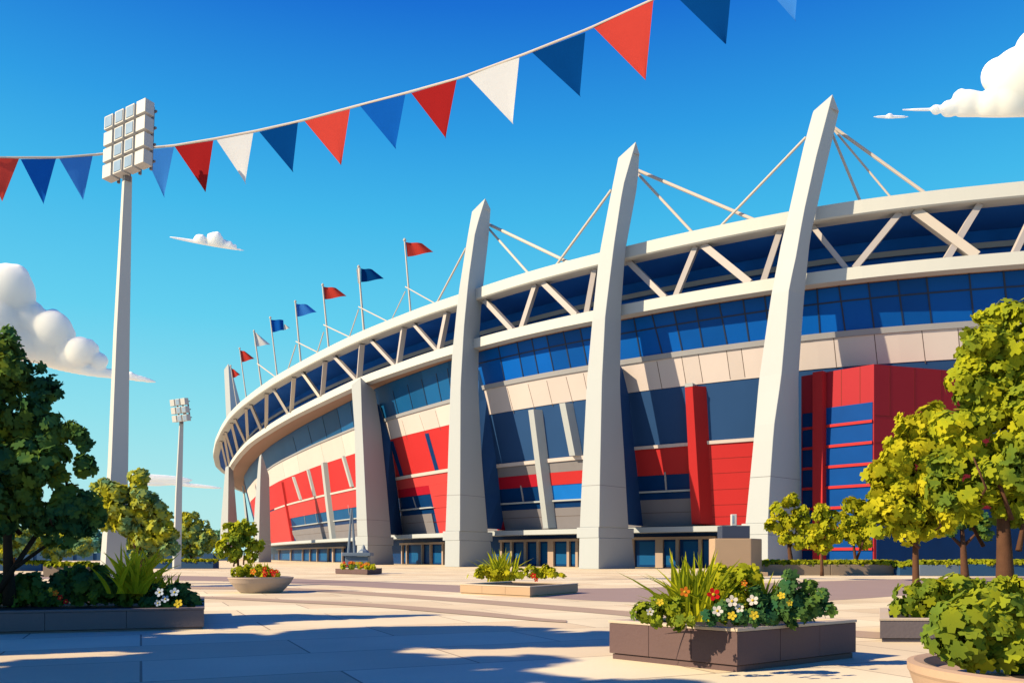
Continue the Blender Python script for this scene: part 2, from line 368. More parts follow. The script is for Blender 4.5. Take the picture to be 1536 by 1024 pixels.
def line(name, m, a, b, wm, off=.2, th=.25, fn=wall, parent=stadium, mb=None, wm2=None, ch=0.0):
    """bar on the facade between two pixels"""
    s1, z1 = SW(*a, fn=fn); s2, z2 = SW(*b, fn=fn); own = mb is None; mb = mb or MB(); base = len(mb.v); n = 4
    w2 = wm if wm2 is None else wm2
    for i in range(n):
        t = i/(n-1); s = s1+(s2-s1)*t; z = z1+(z2-z1)*t; hw = (wm+(w2-wm)*t)/2
        mb.v += [tuple(fn(s-hw, z, off)), tuple(fn(s+hw, z, off)), tuple(fn(s+hw, z, off-th)), tuple(fn(s-hw-ch, z, off-th))]
    for i in range(n-1):
        for j in range(4):
            a0 = base+i*4+j; b0 = base+i*4+(j+1) % 4; mb.f.append((a0, b0, b0+4, a0+4))
    mb.f.append(tuple(base+j for j in range(4))[::-1]); mb.f.append(tuple(base+(n-1)*4+j for j in range(4)))
    if own: return mb.build(name, m, parent)
def joints(name, m, parent, lines, wm=.09, off=.125, th=.1):
    for a, b in lines: line(name, m, a, b, wm, off, th, parent=parent)
def hjoints(name, m, parent, zs, L, R, off=.125, hgt=.07):
    for z in zs: patch(name, m, z-hgt/2, z+hgt/2, L, R, off, .1, parent=parent)

# --- bay between the two nearest pylons (905 .. 1175 px)
def upper(L, R, zg, zs, zc, mulls, gm, trans=28.5, cj=()):
    mb = MB(); ed = [(L, L)]+sorted((a[0], b[0]) for a, b in mulls)+[(R, R)]
    for p, q in zip(ed, ed[1:]): patch(None, None, zs, 29.95, p, q, .10, .15, build=False, mb=mb)
    g = mb.build('upper_glazing', M[gm], stadium)
    for a, b in mulls: line('mullion', M['mullion'], a, b, .16, .16, .1, parent=g)
    if trans: patch('transom', M['mullion'], trans-.07, trans+.07, L, R, .165, .1, parent=g)
    patch('sill_band', M['sill'], zg, zs-.004, L, R, .30, .4)
    mb = MB(); ed = [(L, L)]+sorted((a[0], b[0]) for a, b in cj)+[(R, R)]
    for p, q in zip(ed, ed[1:]): patch(None, None, zc, zg-.004, p, q, .14, .2, build=False, mb=mb)
    c = mb.build('cream_panel', M['tan'], stadium)
    if cj: joints('panel_joint', M['joint'], c, cj, .08, .147, .1)
A = (905, 1178)
upper(*A, 24.9, 25.5, 21.6, [((977, 466), (994, 531)), ((1009.6, 459), (1024, 526)), ((1043, 454), (1055, 521)), ((1077.6, 447), (1091, 516)), ((1113.6, 441), (1124, 512)), ((1146, 436), (1155, 506)), ((950, 470), (962, 536))],
      'glass', cj=[((986, 542), (994, 584)), ((1023, 535), (1030, 578)), ((1048, 531), (1055, 574)), ((1090, 525), (1096, 569)), ((1112, 521), (1118, 566))])
patch('blue_panel', M['slate'], 15.1, 21.59, *A, .06, .1)
patch('cream_strip', M['tan'], 14.7, 15.09, *A, .30, .4)
patch('red_panel', M['red'], 11.5, 14.69, 905, (1046, 1049), .14, .2)
rp_ = patch('red_panel', M['red'], 5.2, 14.69, (1046, 1054), 1190, .15, .2)
hjoints('panel_joint', M['redjoint'], rp_, [13.0, 11.3, 9.4, 7.6, 6.2], (1050, 1054), 1180, .157)
f_ = line('red_fin', M['red'], (1040, 582), (1051, 786), .95, 1.5, 1.6, wm2=1.2, ch=1.3)
line('fin_cap', M['cream'], (1040, 578), (1040.3, 583), .98, 1.54, 1.6, parent=f_)
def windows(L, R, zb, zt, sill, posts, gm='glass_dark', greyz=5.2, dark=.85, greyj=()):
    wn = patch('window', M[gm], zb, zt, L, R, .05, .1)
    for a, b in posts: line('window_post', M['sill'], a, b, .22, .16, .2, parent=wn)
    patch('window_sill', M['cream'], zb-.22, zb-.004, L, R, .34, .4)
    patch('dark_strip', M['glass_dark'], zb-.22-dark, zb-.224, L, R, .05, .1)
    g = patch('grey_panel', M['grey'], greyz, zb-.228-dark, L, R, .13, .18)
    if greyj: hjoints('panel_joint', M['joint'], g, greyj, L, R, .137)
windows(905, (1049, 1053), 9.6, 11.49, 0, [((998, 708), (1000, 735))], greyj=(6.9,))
# --- bay B (700 .. 905)
B = (700, 905)
upper(*B, 24.9, 25.5, 21.5, [((748, 518), (758, 570)), ((776, 512), (786, 566)), ((798, 507), (809, 563)), ((820, 501), (832, 559)), ((845, 495), (857, 553)), ((870, 489), (882, 549))],
      'glass', cj=[((793, 576), (803, 614)), ((821, 571), (830, 609)), ((850, 565), (860, 604)), ((762, 582), (772, 620)), ((876, 560), (884, 598))])
patch('blue_panel', M['slate'], 14.6, 21.49, *B, .06, .1)
patch('cream_strip', M['tan'], 14.1, 14.59, *B, .30, .4)
patch('grey_panel', M['grey'], 12.75, 14.09, *B, .12, .2)
patch('crimson_band', M['crimson'], 11.1, 12.74, 700, (815, 820), .14, .2)
patch('red_band', M['red'], 11.1, 12.74, (815, 820), 905, .142, .2)
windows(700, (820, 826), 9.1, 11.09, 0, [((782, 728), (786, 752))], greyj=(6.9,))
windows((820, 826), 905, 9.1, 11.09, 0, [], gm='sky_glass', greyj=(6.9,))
line('cream_fin', M['cream'], (805, 616), (827, 792), .95, 1.2, 1.3, ch=.7)
line('cream_fin', M['cream'], (850, 606), (865, 684), .95, 1.0, 1.1, ch=.7)
line('red_fin', M['crimson'], (716, 610), (757, 795), .6, 1.2, 1.3)
# --- bay C (557 .. 700)
Cb = (557, 700)
upper(*Cb, 24.3, 24.8, 21.3, [((590, 586), (600, 626)), ((612, 577), (622, 620)), ((633, 569), (643, 613)), ((655, 560), (664, 606)), ((672, 553), (680, 600))], 'glass_teal',
      trans=None, cj=[((604, 630), (612, 659)), ((630, 622), (640, 652)), ((654, 616), (662, 645))])
r_ = patch('red_panel', M['red'], 15.0, 21.29, *Cb, .12, .2)
line('dark_slot', M['glass_dark'], (588, 662), (605, 718), 1.5, .16, .2)
line('dark_slot', M['glass_dark'], (641, 650), (657, 707), 1.2, .16, .2)
patch('cream_strip', M['tan'], 14.5, 14.99, *Cb, .30, .4)
patch('red_panel', M['redlight'], 12.9, 14.49, *Cb, .14, .2)
patch('crimson_band', M['crimson'], 11.55, 12.89, 557, (644, 650), .141, .2)
rq = patch('red_panel', M['redlight'], 5.15, 12.89, (644, 660), 705, .142, .2)
hjoints('panel_joint', M['redjoint'], rq, [11.1, 9.2, 7.0], (650, 657), 700, .15)
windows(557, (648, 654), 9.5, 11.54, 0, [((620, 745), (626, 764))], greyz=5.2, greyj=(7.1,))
# --- bay D (398 .. 557)
Dv = (396, 557)
upper(*Dv, 25.0, 25.35, 20.9, [((440, 655), (446, 678)), ((462, 638), (469, 666)), ((484, 624), (491, 656)), ((506, 612), (513, 647)), ((526, 602), (532, 640))], 'glass_teal', trans=None,
      cj=[((424, 692), (429, 720)), ((446, 679), (451, 710)), ((481, 663), (488, 694)), ((512, 650), (519, 681))])
patch('red_panel', M['red'], 14.8, 20.89, *Dv, .12, .2)
patch('cream_strip', M['tan'], 14.4, 14.79, 413, 557, .28, .4)
patch('red_panel', M['redlight'], 11.15, 14.39, *Dv, .14, .2)
patch('red_panel', M['redlight'], 5.0, 11.14, 396, (435, 440), .142, .2)
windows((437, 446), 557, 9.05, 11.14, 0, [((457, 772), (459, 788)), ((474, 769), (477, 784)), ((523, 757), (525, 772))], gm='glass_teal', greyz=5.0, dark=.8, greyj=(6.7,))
for a, b in (((425, 723), (441, 813)), ((442, 715), (453, 749)), ((464, 704), (474, 744)), ((517, 684), (530, 730))):
    line('cream_fin', M['cream'], a, b, .95, .6, .7, ch=.5) if a[0] != 425 else line('red_fin', M['red'], a, b, 1.1, .6, .7, ch=.6)
line('cream_fin', M['cream'], (489, 694), (502, 808), 1.6, .9, 1.0, wm2=2.0, ch=.9)
# --- bay E, round the end
patch('upper_glazing', M['glass_teal'], 25.3, 29.95, 350, 396, .1, .15)
patch('red_panel', M['red'], 5, 20.9, 362, 394, .12, .2)
patch('cream_panel', M['tan'], 20.92, 25.28, 356, 394.5, .14, .2)
# --- bay R, right of the nearest pylon
Rr = (1178, 1900)
upper(*Rr, 24.9, 25.5, 21.9, [((1225, 425), (1230, 500)), ((1257, 421), (1268, 498)), ((1301, 416), (1311, 492)), ((1345, 410), (1355, 488)), ((1388, 405), (1397, 485)), ((1452, 400), (1460, 478)), ((1503, 393), (1511, 472)), ((1560, 388), (1568, 466))],
      'glass', cj=[((1250, 503), (1255, 552)), ((1311, 500), (1316, 546)), ((1382, 493), (1388, 545)), ((1436, 488), (1440, 540)), ((1500, 480), (1505, 535))])
patch('blue_panel', M['slate'], 5.1, 21.89, *Rr, .06, .1)
# red stair block with its corner to the plaza
c0 = W(1311, 546, 83.0); ztop = c0[2]
lA = np.array([*W(1202, 560, 88.6)[:2], 0]); lC = np.array([c0[0], c0[1], 0]); lR = np.array([*W(1535, 548, 88.8)[:2], 0])
dl = (lA-lC)/np.linalg.norm(lA-lC); dr = (lR-lC)/np.linalg.norm(lR-lC); wl_ = np.linalg.norm(lA-lC); wr_ = np.linalg.norm(lR-lC)
nl = np.array([dl[1], -dl[0], 0]); nl = nl if nl[1] < 0 else -nl
nr = np.array([dr[1], -dr[0], 0]); nr = nr if nr[1] < 0 else -nr
Z = lambda z: np.array([0, 0, z])
def bl(u0, u1, z0, z1, d, o0, o1, nn, mb=None):   # slab on one face of the block
    q = lambda u, o, z: lC+d*u+nn*o+Z(z)
    mb = mb or MB(); bq = [q(u0, o1, z0), q(u1, o1, z0), q(u1, o0, z0), q(u0, o0, z0)]
    return mb.hexa(bq, [p+Z(z1-z0) for p in bq])
back = lC+(dl*wl_+dr*wr_)
sb = MB().hexa([lC, lR, lR+dl*wl_, lA], [lC+Z(ztop), lR+Z(ztop), lR+dl*wl_+Z(ztop), lA+Z(ztop)]).build('stair_block', mat('deep_red_cladding', (.52, .024, .042), .6, .08, .25, .15), stadium)
def px_u(px):      # distance along the left face of the block
    k = (px-CX)/FP; return (lC[0]-k*lC[1])/(k*dl[1]-dl[0])
def zl(py, u): return EYE+(HY-py)*(lC+dl*u)[1]/FP
u1, u2, u3, u4 = px_u(1309), px_u(1239), px_u(1225), px_u(1204)
ztw = zl(612, u2)
wq = bl(u1, u2, .5, ztw, dl, .02, .06, nl).build('window', mat('shaded_stair_glass', (.003, .085, .38), .35, .25, .3, .08), sb)  # darker glass colour stands in for the pylon's shadow on this window
w2 = bl(u3, u4, .5, zl(618, u3), dl, .02, .06, nl).build('window', M['glass_dark'], sb)
for wo, a, b2 in ((wq, u1, u2), (w2, u3, u4)):
    z = ztw-1.9
    while z > 1: bl(a, b2, z-.14, z+.14, dl, .062, .2, nl).build('transom', M['red'], wo); z -= 2.12
bl(u2-.05, u3, 0, ztop+.003, dl, .01, .9, nl).build('red_fin', M['red'], stadium)
bl(.3, wr_, 0, 6.4, dr, .002, .08, nr).build('ground_floor_glazing', M['glass_dark'], sb)
for px in (1335, 1372, 1412, 1455, 1500):
    k = (px-CX)/FP; u = (lC[0]-k*lC[1])/(k*dr[1]-dr[0]); bl(u-.04, u+.04, 15.5, ztop-.02, dr, .004, .012, nr).build('panel_joint', M['redjoint'], sb)
for z in (15.5, 12.8, 10.2): bl(.05, wr_, z-.04, z+.04, dr, .004, .013, nr).build('panel_joint', M['redjoint'], sb)
for px in (1290, 1262): u = px_u(px); bl(u-.04, u+.04, ztw+.05, ztop-.02, dl, .004, .012, nl).build('panel_joint', M['redjoint'], sb)

# --- entrance canopies and glazed doors, one per bay
def entrance(L, R, posts, head, wide=()):
    zc = 5.15
    sl, sr = solve(L, lambda q: door(q, 4)), solve(R, lambda q: door(q, 4))
    sweep('entrance_canopy', M['cream'], [(lambda s: r2(s)+wt(s)+3.6, zc-.1), (lambda s: r2(s)+wt(s)+3.6, zc-.75), (lambda s: r2(s)+wt(s)+7.1, zc-.75), (lambda s: r2(s)+wt(s)+7.1, zc-.1)], min(sl, sr), max(sl, sr), 2.5)
    d = patch('entrance_door', M['glass_dark'], .1, head, min(posts), max(posts), .08, .1, fn=door)
    mb = MB()
    for x in posts:
        s = solve(x, lambda q: door(q, 2)); hw = .55 if x in wide else .22
        mb.hexa([door(s+hw, 0, .5), door(s-hw, 0, .5), door(s-hw, 0, .1), door(s+hw, 0, .1)], [door(s+hw, head, .5), door(s-hw, head, .5), door(s-hw, head, .1), door(s+hw, head, .1)])
    patch(None, None, head+.004, head+.35, min(posts)-3, max(posts)+3, .55, .5, fn=door, build=False, mb=mb)
    mb.build('door_frame', M['brown'], d)
    xs = sorted(posts)
    for a, c in zip(xs, xs[1:]): patch('door_leaf', M['glass_teal'], .35, head-.25, a+(c-a)*.22, c-(c-a)*.12, .10, .05, fn=door, parent=d)
entrance(905, 1150, [951, 991, 1018, 1052, 1072], 3.55, (991,))
entrance(700, 905, [755, 770, 790.6, 809.7, 829, 855, 868], 3.5, (829,))
entrance(557, 700, [606, 613, 636, 648.6, 667], 3.4)
entrance(405, 557, [420, 438, 456, 467, 478, 494, 502, 516], 3.1, (502, 438))
for x in (1330, 1385, 1412, 1470, 1520, 1580): 
    s = solve(x, lambda q: door(q, 2)); MB().bar(door(s, 0, .4), door(s, 5, .4), .55, .4).build('ground_floor_post', M['bluegrey'], stadium)

# --- truss braces between the two rings
br_list = [((1218, 350), (1271, 397), .7), ((1349, 325), (1281, 397), .9), ((1372, 313), (1464, 379), 1.25), ((1468, 313), (1419, 374), .9), ((1560, 330), (1521, 374), .8), ((1600, 300), (1680, 366), 1.2),
  ((944, 399), (999, 442), .9), ((1044, 376), (1014, 439), .85), ((1056, 367), (1126, 420), 1.1), ((1170, 372), (1145, 417), .9),
  ((728, 457), (770, 494), .9), ((804, 434), (783, 489), .85), ((816, 428), (866, 467), 1.0), ((892, 430), (880, 466), .9),
  ((671, 470), (660, 519), .9), ((621, 490), (658, 519), .7), ((606, 498), (599, 542), .9), ((557, 516), (594, 542), .75), ((543, 524), (540, 564), 1), ((502, 543), (537, 564), .8),
  ((488, 549), (487, 583), .9), ((454, 568), (484, 586), .8), ((441, 574), (441, 606), .9), ((410, 595), (436, 608), .8), ((400, 599), (403, 628), .9), ((376, 618), (396, 630), .8),
  ((369, 622), (374, 646), .8), ((352, 640), (371, 649), .7), ((347, 643), (359, 664), .8), ((338, 655), (352, 668), .7), ((336, 660), (346, 684), .8), ((331, 672), (342, 688), .7)]
for a, c, wd in br_list:
    p = at(solve(a[0], lambda q: at(q, 1.1, HF-1.5)), 1.1, HF-1.52)
    q = at(solve(c[0], lambda q: at(q, r2(q)+.75, 31.2)), r2(SF(c[0]))+.75, 31.22)
    MB().bar(p, q, wd*.85, wd*.7).build('truss_brace', M['steel' if wd > 1.2 or a[0] < 460 else 'truss'], stadium)

# --- pylons
def pylon(D, left, ridge, right, base_y, collar=None, plinth=None, lc=.75, rc=1.33):
    fi = lambda e, y: float(np.interp(y, [p[1] for p in e], [p[0] for p in e]))
    def corners(xl, xm, xr, ys):
        m_ = W(xm, ys[1], D)
        Dl = D+lc*(xm-xl)/FP*D; Dr = D+rc*(xr-xm)/FP*D
        zs = [EYE+(HY-y)*D/FP for y in ys]
        l_ = np.array([(xl-CX)*Dl/FP, Dl, zs[0]]); r_ = np.array([(xr-CX)*Dr/FP, Dr, zs[2]])
        bk = l_+r_-m_; bk[2] = (zs[0]+zs[2])/2
        return [m_, r_, bk, l_]
    yt = max(left[0][1], ridge[0][1], right[0][1])+1; rows = [corners(left[0][0], ridge[0][0], right[0][0], (left[0][1], ridge[0][1], right[0][1]))]
    yb = collar[0] if collar else base_y
    for y in np.linspace(yt, yb, 26): rows.append(corners(fi(left, y), fi(ridge, y), fi(right, y), (y, y, y)))
    mb = MB()
    for r in rows: mb.v += [tuple(p) for p in r]
    for i in range(len(rows)-1):
        for j in range(4): a = i*4+j; b_ = i*4+(j+1) % 4; mb.f.append((a+4, b_+4, b_, a))
    mb.f.append((0, 1, 2, 3)); n = (len(rows)-1)*4; mb.f.append((n+3, n+2, n+1, n))
    o = mb.build('pylon', M['cream'], stadium, bevel=.06)
    # construction joints
    if D < 150:
        for y in (yb-.16*(yb-yt)*.7,):
            c_ = corners(fi(left, y)-.15, fi(ridge, y), fi(right, y)+.15, (y, y, y)); g = (c_[0]+c_[2])/2
            lo = [g+(p-g)*1.004 for p in c_]; MB().hexa(lo, [p+Z(.05) for p in lo]).build('pylon_joint', M['grey'], o)
    if collar:
        y0, y1, xl, xm, xr = collar; c1 = corners(xl, xm, xr, (y1,)*3); c0_ = corners(xl, xm, xr, (y0,)*3)
        MB().hexa(c1, c0_).build('collar', M['cream'], o, bevel=.05)
        xl, xm, xr, xl2, xm2, xr2 = plinth
        z0 = corners(xl2, xm2, xr2, (base_y,)*3); z0 = [np.array([p[0], p[1], 0]) for p in z0]
        t0 = corners(xl, xm, xr, (y1+.15,)*3); MB().hexa(z0, t0).build('plinth', M['cream'], o, bevel=.05)
    return o
D1, D2, D3, D4, D5 = 84.0, 95.5, 112.5, 136.0, 184.0
P1 = pylon(D1, [(1220, 155), (1205.7, 208), (1181, 319), (1171, 360), (1156, 440), (1138, 566), (1129.5, 666), (1118, 785)],
      [(1249, 141), (1224, 237), (1205.7, 319), (1193.4, 389), (1184, 430), (1172, 566), (1161, 640), (1155, 725), (1152, 785)],
      [(1258, 160), (1236.5, 253), (1224, 311), (1216, 345), (1206, 440), (1198, 558), (1198.5, 640), (1202, 765), (1203, 785)], 855,
      (784, 801, 1112, 1152, 1212), (1116, 1152, 1206, 1112, 1152, 1212))
P2 = pylon(D2, [(927.4, 228), (915.4, 289), (898, 380), (889, 467), (880, 570), (871, 754), (869.5, 791)],
      [(954, 212), (934.5, 280), (921, 368), (908, 473), (903, 570), (900, 716), (899, 791)],
      [(959, 228), (957, 263), (938, 369), (932, 452), (930, 575), (937, 685), (943, 791)], 853,
      (790, 806, 865, 898, 951), (869, 898.5, 948, 868, 898, 953))
P3 = pylon(D3, [(708, 311.6), (697, 377), (687, 441), (678, 529), (675.5, 575), (670, 747), (668, 797)],
      [(728, 297), (713, 347), (703, 418), (696, 491), (691, 579), (690, 797)],
      [(736, 309), (733, 347), (723.5, 432), (718.5, 508), (717.3, 570), (723, 685), (732, 797)], 850,
      (796, 810, 664, 689, 739), (667.5, 689.5, 736, 667, 689, 740))
P4 = pylon(D4, [(527, 575), (528, 590), (531.5, 639), (535, 784), (536, 806)], [(541, 565.5), (543, 630), (551, 800), (551.5, 806)],
      [(563, 581), (572, 639), (580, 720), (587, 806)], 847, (804, 817, 533, 551.5, 590.5), (535.5, 551.5, 588, 535, 551.5, 591))
P5 = pylon(D5, [(389, 684), (387, 696), (382, 760), (379, 812)], [(392, 680), (390.5, 720), (388.5, 812)], [(394, 684), (404, 712), (406, 812)], 843,
      (811, 815, 378.5, 388, 406.8), (379, 388, 406.5, 379, 388, 407))
P6 = pylon(262, [(338, 700), (331, 784), (329, 840)], [(343, 698), (342, 784), (341, 840)], [(350, 705), (356, 781), (358, 840)], 840)
P7 = pylon(330, [(363, 728), (368, 784), (370, 838)], [(365, 728), (371, 784), (373, 838)], [(366, 730), (374, 784), (377, 838)], 838)
P8 = pylon(250, [(336, 553), (339, 620), (340, 652)], [(342.5, 545), (346.5, 620), (348, 652)], [(347, 552), (364, 612), (372, 652)], 652)
M['shade_fin'] = mat('blue_shade_fin', (.03, .11, .32), .6, .1, .2, .1)  # blue fins stand in for the shade right of the pylons
def shade_fin(par, D, rows):
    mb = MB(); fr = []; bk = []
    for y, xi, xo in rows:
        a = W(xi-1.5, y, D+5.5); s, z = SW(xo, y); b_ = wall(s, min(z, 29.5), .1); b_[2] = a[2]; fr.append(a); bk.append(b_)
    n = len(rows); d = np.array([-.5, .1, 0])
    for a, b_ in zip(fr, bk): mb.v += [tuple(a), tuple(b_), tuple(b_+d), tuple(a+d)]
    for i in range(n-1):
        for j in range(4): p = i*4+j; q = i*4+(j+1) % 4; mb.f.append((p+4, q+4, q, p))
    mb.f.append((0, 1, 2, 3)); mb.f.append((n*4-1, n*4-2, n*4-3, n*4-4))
    mb.build('shade_fin', M['shade_fin'], par)
shade_fin(P2, D2, [(548, 931, 934), (590, 932, 944), (640, 934, 949), (700, 938, 956), (786, 943, 965)])
shade_fin(P3, D3, [(556, 717, 720), (600, 719, 731), (685, 723, 745), (740, 727, 751), (792, 732, 757)])
shade_fin(P4, D4, [(605, 566, 569), (661, 575, 587), (735, 582, 597), (801, 587, 605)])
def cable(par, D, a, b, rpx):
    p = W(a[0], a[1], D); s = SF(b[0]); q = at(s, .9, HF-.05); r = rpx/2/FP*D
    MB().tube([p, q], r, 8).build('stay_cable', M['steel'], par)
cable(P1, D1+3.2, (1250, 191), (1394, 284), 5); cable(P1, D1+3.2, (1251, 195), (1340, 292), 3); cable(P1, D1+3, (1247, 198), (1292, 299), 4); cable(P1, D1+2, (1209, 206), (1073, 337), 4)
cable(P2, D2+3.4, (955, 255), (1133, 326), 5); cable(P2, D2+3.2, (955, 259), (1037, 346), 4); cable(P2, D2+2, (917, 285), (825, 398), 4)
cable(P3, D3+3.2, (734, 337), (850, 392), 4.5); cable(P3, D3+3.2, (733, 343), (788, 409), 3.5); cable(P3, D3+2, (699, 372), (646, 454), 3)

# ------------------------------------------------------------------ flagpoles on the roof edge
def flagpole(xt, yt, xb, poly, m, label, guys=(), wid=3, sleeve=None, tail=None):
    s = SF(xb); b0 = at(s, 1.0, HF); D = b0[1]
    t = thing('flagpole', b0, label, 'flagpole', 'flagpoles along the stadium roof')
    top = W(xt, yt-1.5, D); MB().tube([b0-Z(.02), top], [wid/2/FP*D, wid/2.6/FP*D], 8).build('pole', M['steel'], t)
    MB().lathe((top[0], top[1], top[2]), [(.02, -.05), (.22, .0), (.25, .2), (.12, .4), (.01, .45)], 8).build('finial', M['steel'], t)
    def cloth(poly, m, nm, ph=0):
        mb = MB(); n = 12; P0, P1_, P2_, P3_ = [np.array(p, float) for p in poly]   # top hoist, top fly, bottom fly, bottom hoist
        for lay in (0, .05):
            for i in range(n+1):
                u = i/n; a = P0+(P1_-P0)*u; c = P3_+(P2_-P3_)*u
                for v in (0, .5, 1):
                    q = a+(c-a)*v; dd = .45*math.sin(u*7+ph)*u
                    mb.v.append(tuple(W(q[0], q[1]+.6*math.sin(u*6.3), D+dd+lay)))
        k = (n+1)*3
        for i in range(n):
            for v in (0, 1): a = i*3+v; mb.f.append((a, a+1, a+4, a+3)); mb.f.append((k+a+3, k+a+4, k+a+1, k+a))
        for i in range(n): mb.f.append((i*3, i*3+3, k+i*3+3, k+i*3)); mb.f.append((i*3+5, i*3+2, k+i*3+2, k+i*3+5))
        return mb.build(nm, m, t)
    cloth(poly, M[m], 'flag')
    if sleeve: cloth(sleeve, M['pen_white'], 'flag_sleeve')
    if tail: cloth(tail, M['pen_white'], 'flag_tail')
    for a, c in guys:
        q = at(SF(c), 1.0, HF); MB().tube([W(xb, a, D), q], .9/FP*D, 6).build('guy_wire', M['steel'], t)
flagpole(607, 363, 608, [(608.5, 363), (633, 365), (650, 378), (611, 385)], 'pen_red', 'tallest flagpole with a red flag, nearest to the pylons', [(430, 648), (437, 577)])
flagpole(538, 403, 538, [(541.5, 402.5), (558, 404), (576, 418), (541.5, 423)], 'pen_navy', 'flagpole with a navy flag and a white hoist sleeve', [(460, 577), (464, 514)], 3.5, sleeve=[(534.5, 403), (541, 401), (541, 423.5), (537, 425)])
flagpole(484, 430, 485.5, [(484.5, 429.5), (504, 432), (520, 444), (486, 449)], 'pen_red', 'flagpole with a red flag between navy and blue flags', [(487, 521), (498, 466)])
flagpole(443, 455, 444, [(443.5, 455), (461, 457), (475, 468), (445, 475)], 'pen_light', 'flagpole with a bright blue swallow pointed flag', [(512, 474), (517, 423)])
flagpole(405.5, 479, 409, [(405.5, 479), (425, 480), (426, 495), (407.5, 498)], 'pen_blue', 'flagpole with a square blue flag with white tail', [], 2.4, tail=[(426, 486), (428, 487), (435.5, 492), (426, 494.5)])
flagpole(381, 499, 386, [(381, 497), (385, 500), (406, 517), (382, 519)], 'pen_white', 'flagpole with a white pointed flag', [(545, 409)], 2.6)
flagpole(359.5, 525, 363.5, [(359, 524), (369, 528), (382, 538), (361.5, 543)], 'pen_red', 'short flagpole with red flag beside the white one', [], 2)
flagpole(346, 551, 350, [(347, 551), (353, 556), (361, 562), (349.5, 566.5)], 'pen_red', 'farthest flagpole with small red flag behind pale mast', [], 1.8)

# ------------------------------------------------------------------ floodlights
def floodlight(label, base, D, edges, head, u, v, nx, ny, cell, gap, lensset):
    """edges: list of (y, xl, xm, xr); head: world point of the lower left lamp's centre"""
    b0 = np.array([*W(base, HY, D)[:2], 0]); t = thing('floodlight', b0, label, 'floodlight', 'floodlight masts')
    mb = MB(); rows = []
    for (y, xl, xm, xr) in edges:
        z = EYE+(HY-y)*D/FP; m_ = np.array([(xm-CX)*D/FP, D, z]); l_ = m_+np.array([-.8, .6, 0])*((xm-xl)/FP*D/.8); r_ = m_+np.array([.75, .66, 0])*((xr-xm)/FP*D/.75)
        rows.append([m_, r_, l_+r_-m_, l_])
    zb = rows[-1]; rows.append([np.array([p[0], p[1], 0]) for p in zb])
    for r in rows: mb.v += [tuple(p) for p in r]
    for i in range(len(rows)-1):
        for j in range(4): a = i*4+j; c = i*4+(j+1) % 4; mb.f.append((a+4, c+4, c, a))
    mb.f.append((0, 1, 2, 3)); mb.build('mast', M['pole'], t)
    u = np.array(u, float); u /= np.linalg.norm(u); v = np.array(v, float); v -= u*(u@v); v /= np.linalg.norm(v); n = np.cross(u, v)
    if n[1] > 0: n = -n
    h = cell/2
    fr = MB()
    for i in range(nx): fr.bar(head+u*i*gap-n*h*1.25-v*h, head+u*i*gap+v*(ny-1)*gap-n*h*1.25+v*h, .12, .12, n)
    for j in range(ny): fr.bar(head+v*j*gap-n*h*1.1-u*h, head+u*(nx-1)*gap+v*j*gap-n*h*1.1+u*h, .1, .1, n)
    c = head+u*(nx-1)*gap/2+v*(ny-1)*gap/2; tp = (rows[0][0]+rows[0][2])/2
    fr.tube([tp-Z(.3), tp+Z(.25), c-n*h*1.6-v*gap*.6, c-n*h*1.4], cell*.28, 8)
    fr.build('lamp_frame', M['grey'], t)
    for j in range(ny):
        for i in range(nx):
            p = head+u*i*gap+v*j*gap
            lb = MB().box(p, u*h, v*h, n*h*.75).build('lamp', M['pole'], t, bevel=.02)
            if (i, j) in lensset: 
                ls = MB().box(p+n*(h*.75+.012)+u*h*.05, u*h*.78, v*h*.78, n*.012).build('lens', M['lens'], lb)
D = 45.0
floodlight('tall floodlight mast with sixteen square lamps near the left bunting', 171, D, [(262, 182, 187, 195), (500, 167, 175, 189), (700, 158, 167, 185), (850, 145, 158, 180)],
    W(160, 253, D)+np.array([0, .5, 0]), (.86, -.50, .03), (.12, .0, .99), 4, 4, .74, .92, {(1, 0), (2, 0), (1, 1), (2, 1), (1, 2), (2, 2), (1, 3), (2, 3), (0, 3)})
D = 95.0
floodlight('smaller distant floodlight mast with nine square lamps', 265, D, [(631, 268.5, 270, 274), (740, 262, 264.5, 271), (852, 257, 261, 269)],
    W(264, 628, D), (.86, -.5, 0), (.14, -.25, .95), 3, 3, .72, .90, {(1, 0), (2, 0), (1, 1), (2, 1), (1, 2)})

# ------------------------------------------------------------------ bunting
pen = [((-25, 237), (28.7, 238), (3.5, 302), 'red'), ((31, 239), (84, 238), (65.6, 306), 'blue'), ((89, 238), (139, 234), (124.5, 300), 'light'),
 ((214, 226), (261, 221), (246, 296), 'light'), ((262, 220), (320, 211), (308.5, 288), 'dred'), ((325, 210), (380, 199.6), (368.6, 276), 'white'), ((389, 198), (447, 184), (439, 258), 'navy'),
 ((457, 182), (525, 164), (512, 248), 'red'), ((540, 159), (608, 142), (593, 223), 'blue'), ((617, 140), (685, 120), (669, 208), 'dred'), ((701, 114), (779, 86), (769, 186), 'white'),
 ((798, 79), (878, 49), (870, 145), 'navy'), ((889, 40), (980, 1), (969, 121), 'red'), ((1006, -13), (1100, -52), (1088, 66), 'navy'), ((1112, -60), (1204, -100), (1193, 32), 'light')]
DB = lambda x: float(np.interp(x, [-80, 0, 150, 240, 500, 800, 1250], [44, 46, 48, 48, 43, 36, 28]))
bun = thing('bunting', W(300, 215, DB(300)), 'string of red, white and blue triangular pennants across the sky', 'bunting')
sp = [(-80, 236), (0, 236.5), (90, 236.5), (150, 231.5), (230, 221.5), (262, 218.5), (322, 208.5), (385, 196.5), (450, 182), (530, 160.5), (612, 139), (692, 116.5), (788, 81), (884, 43), (985, -3), (1103, -54), (1250, -122)]
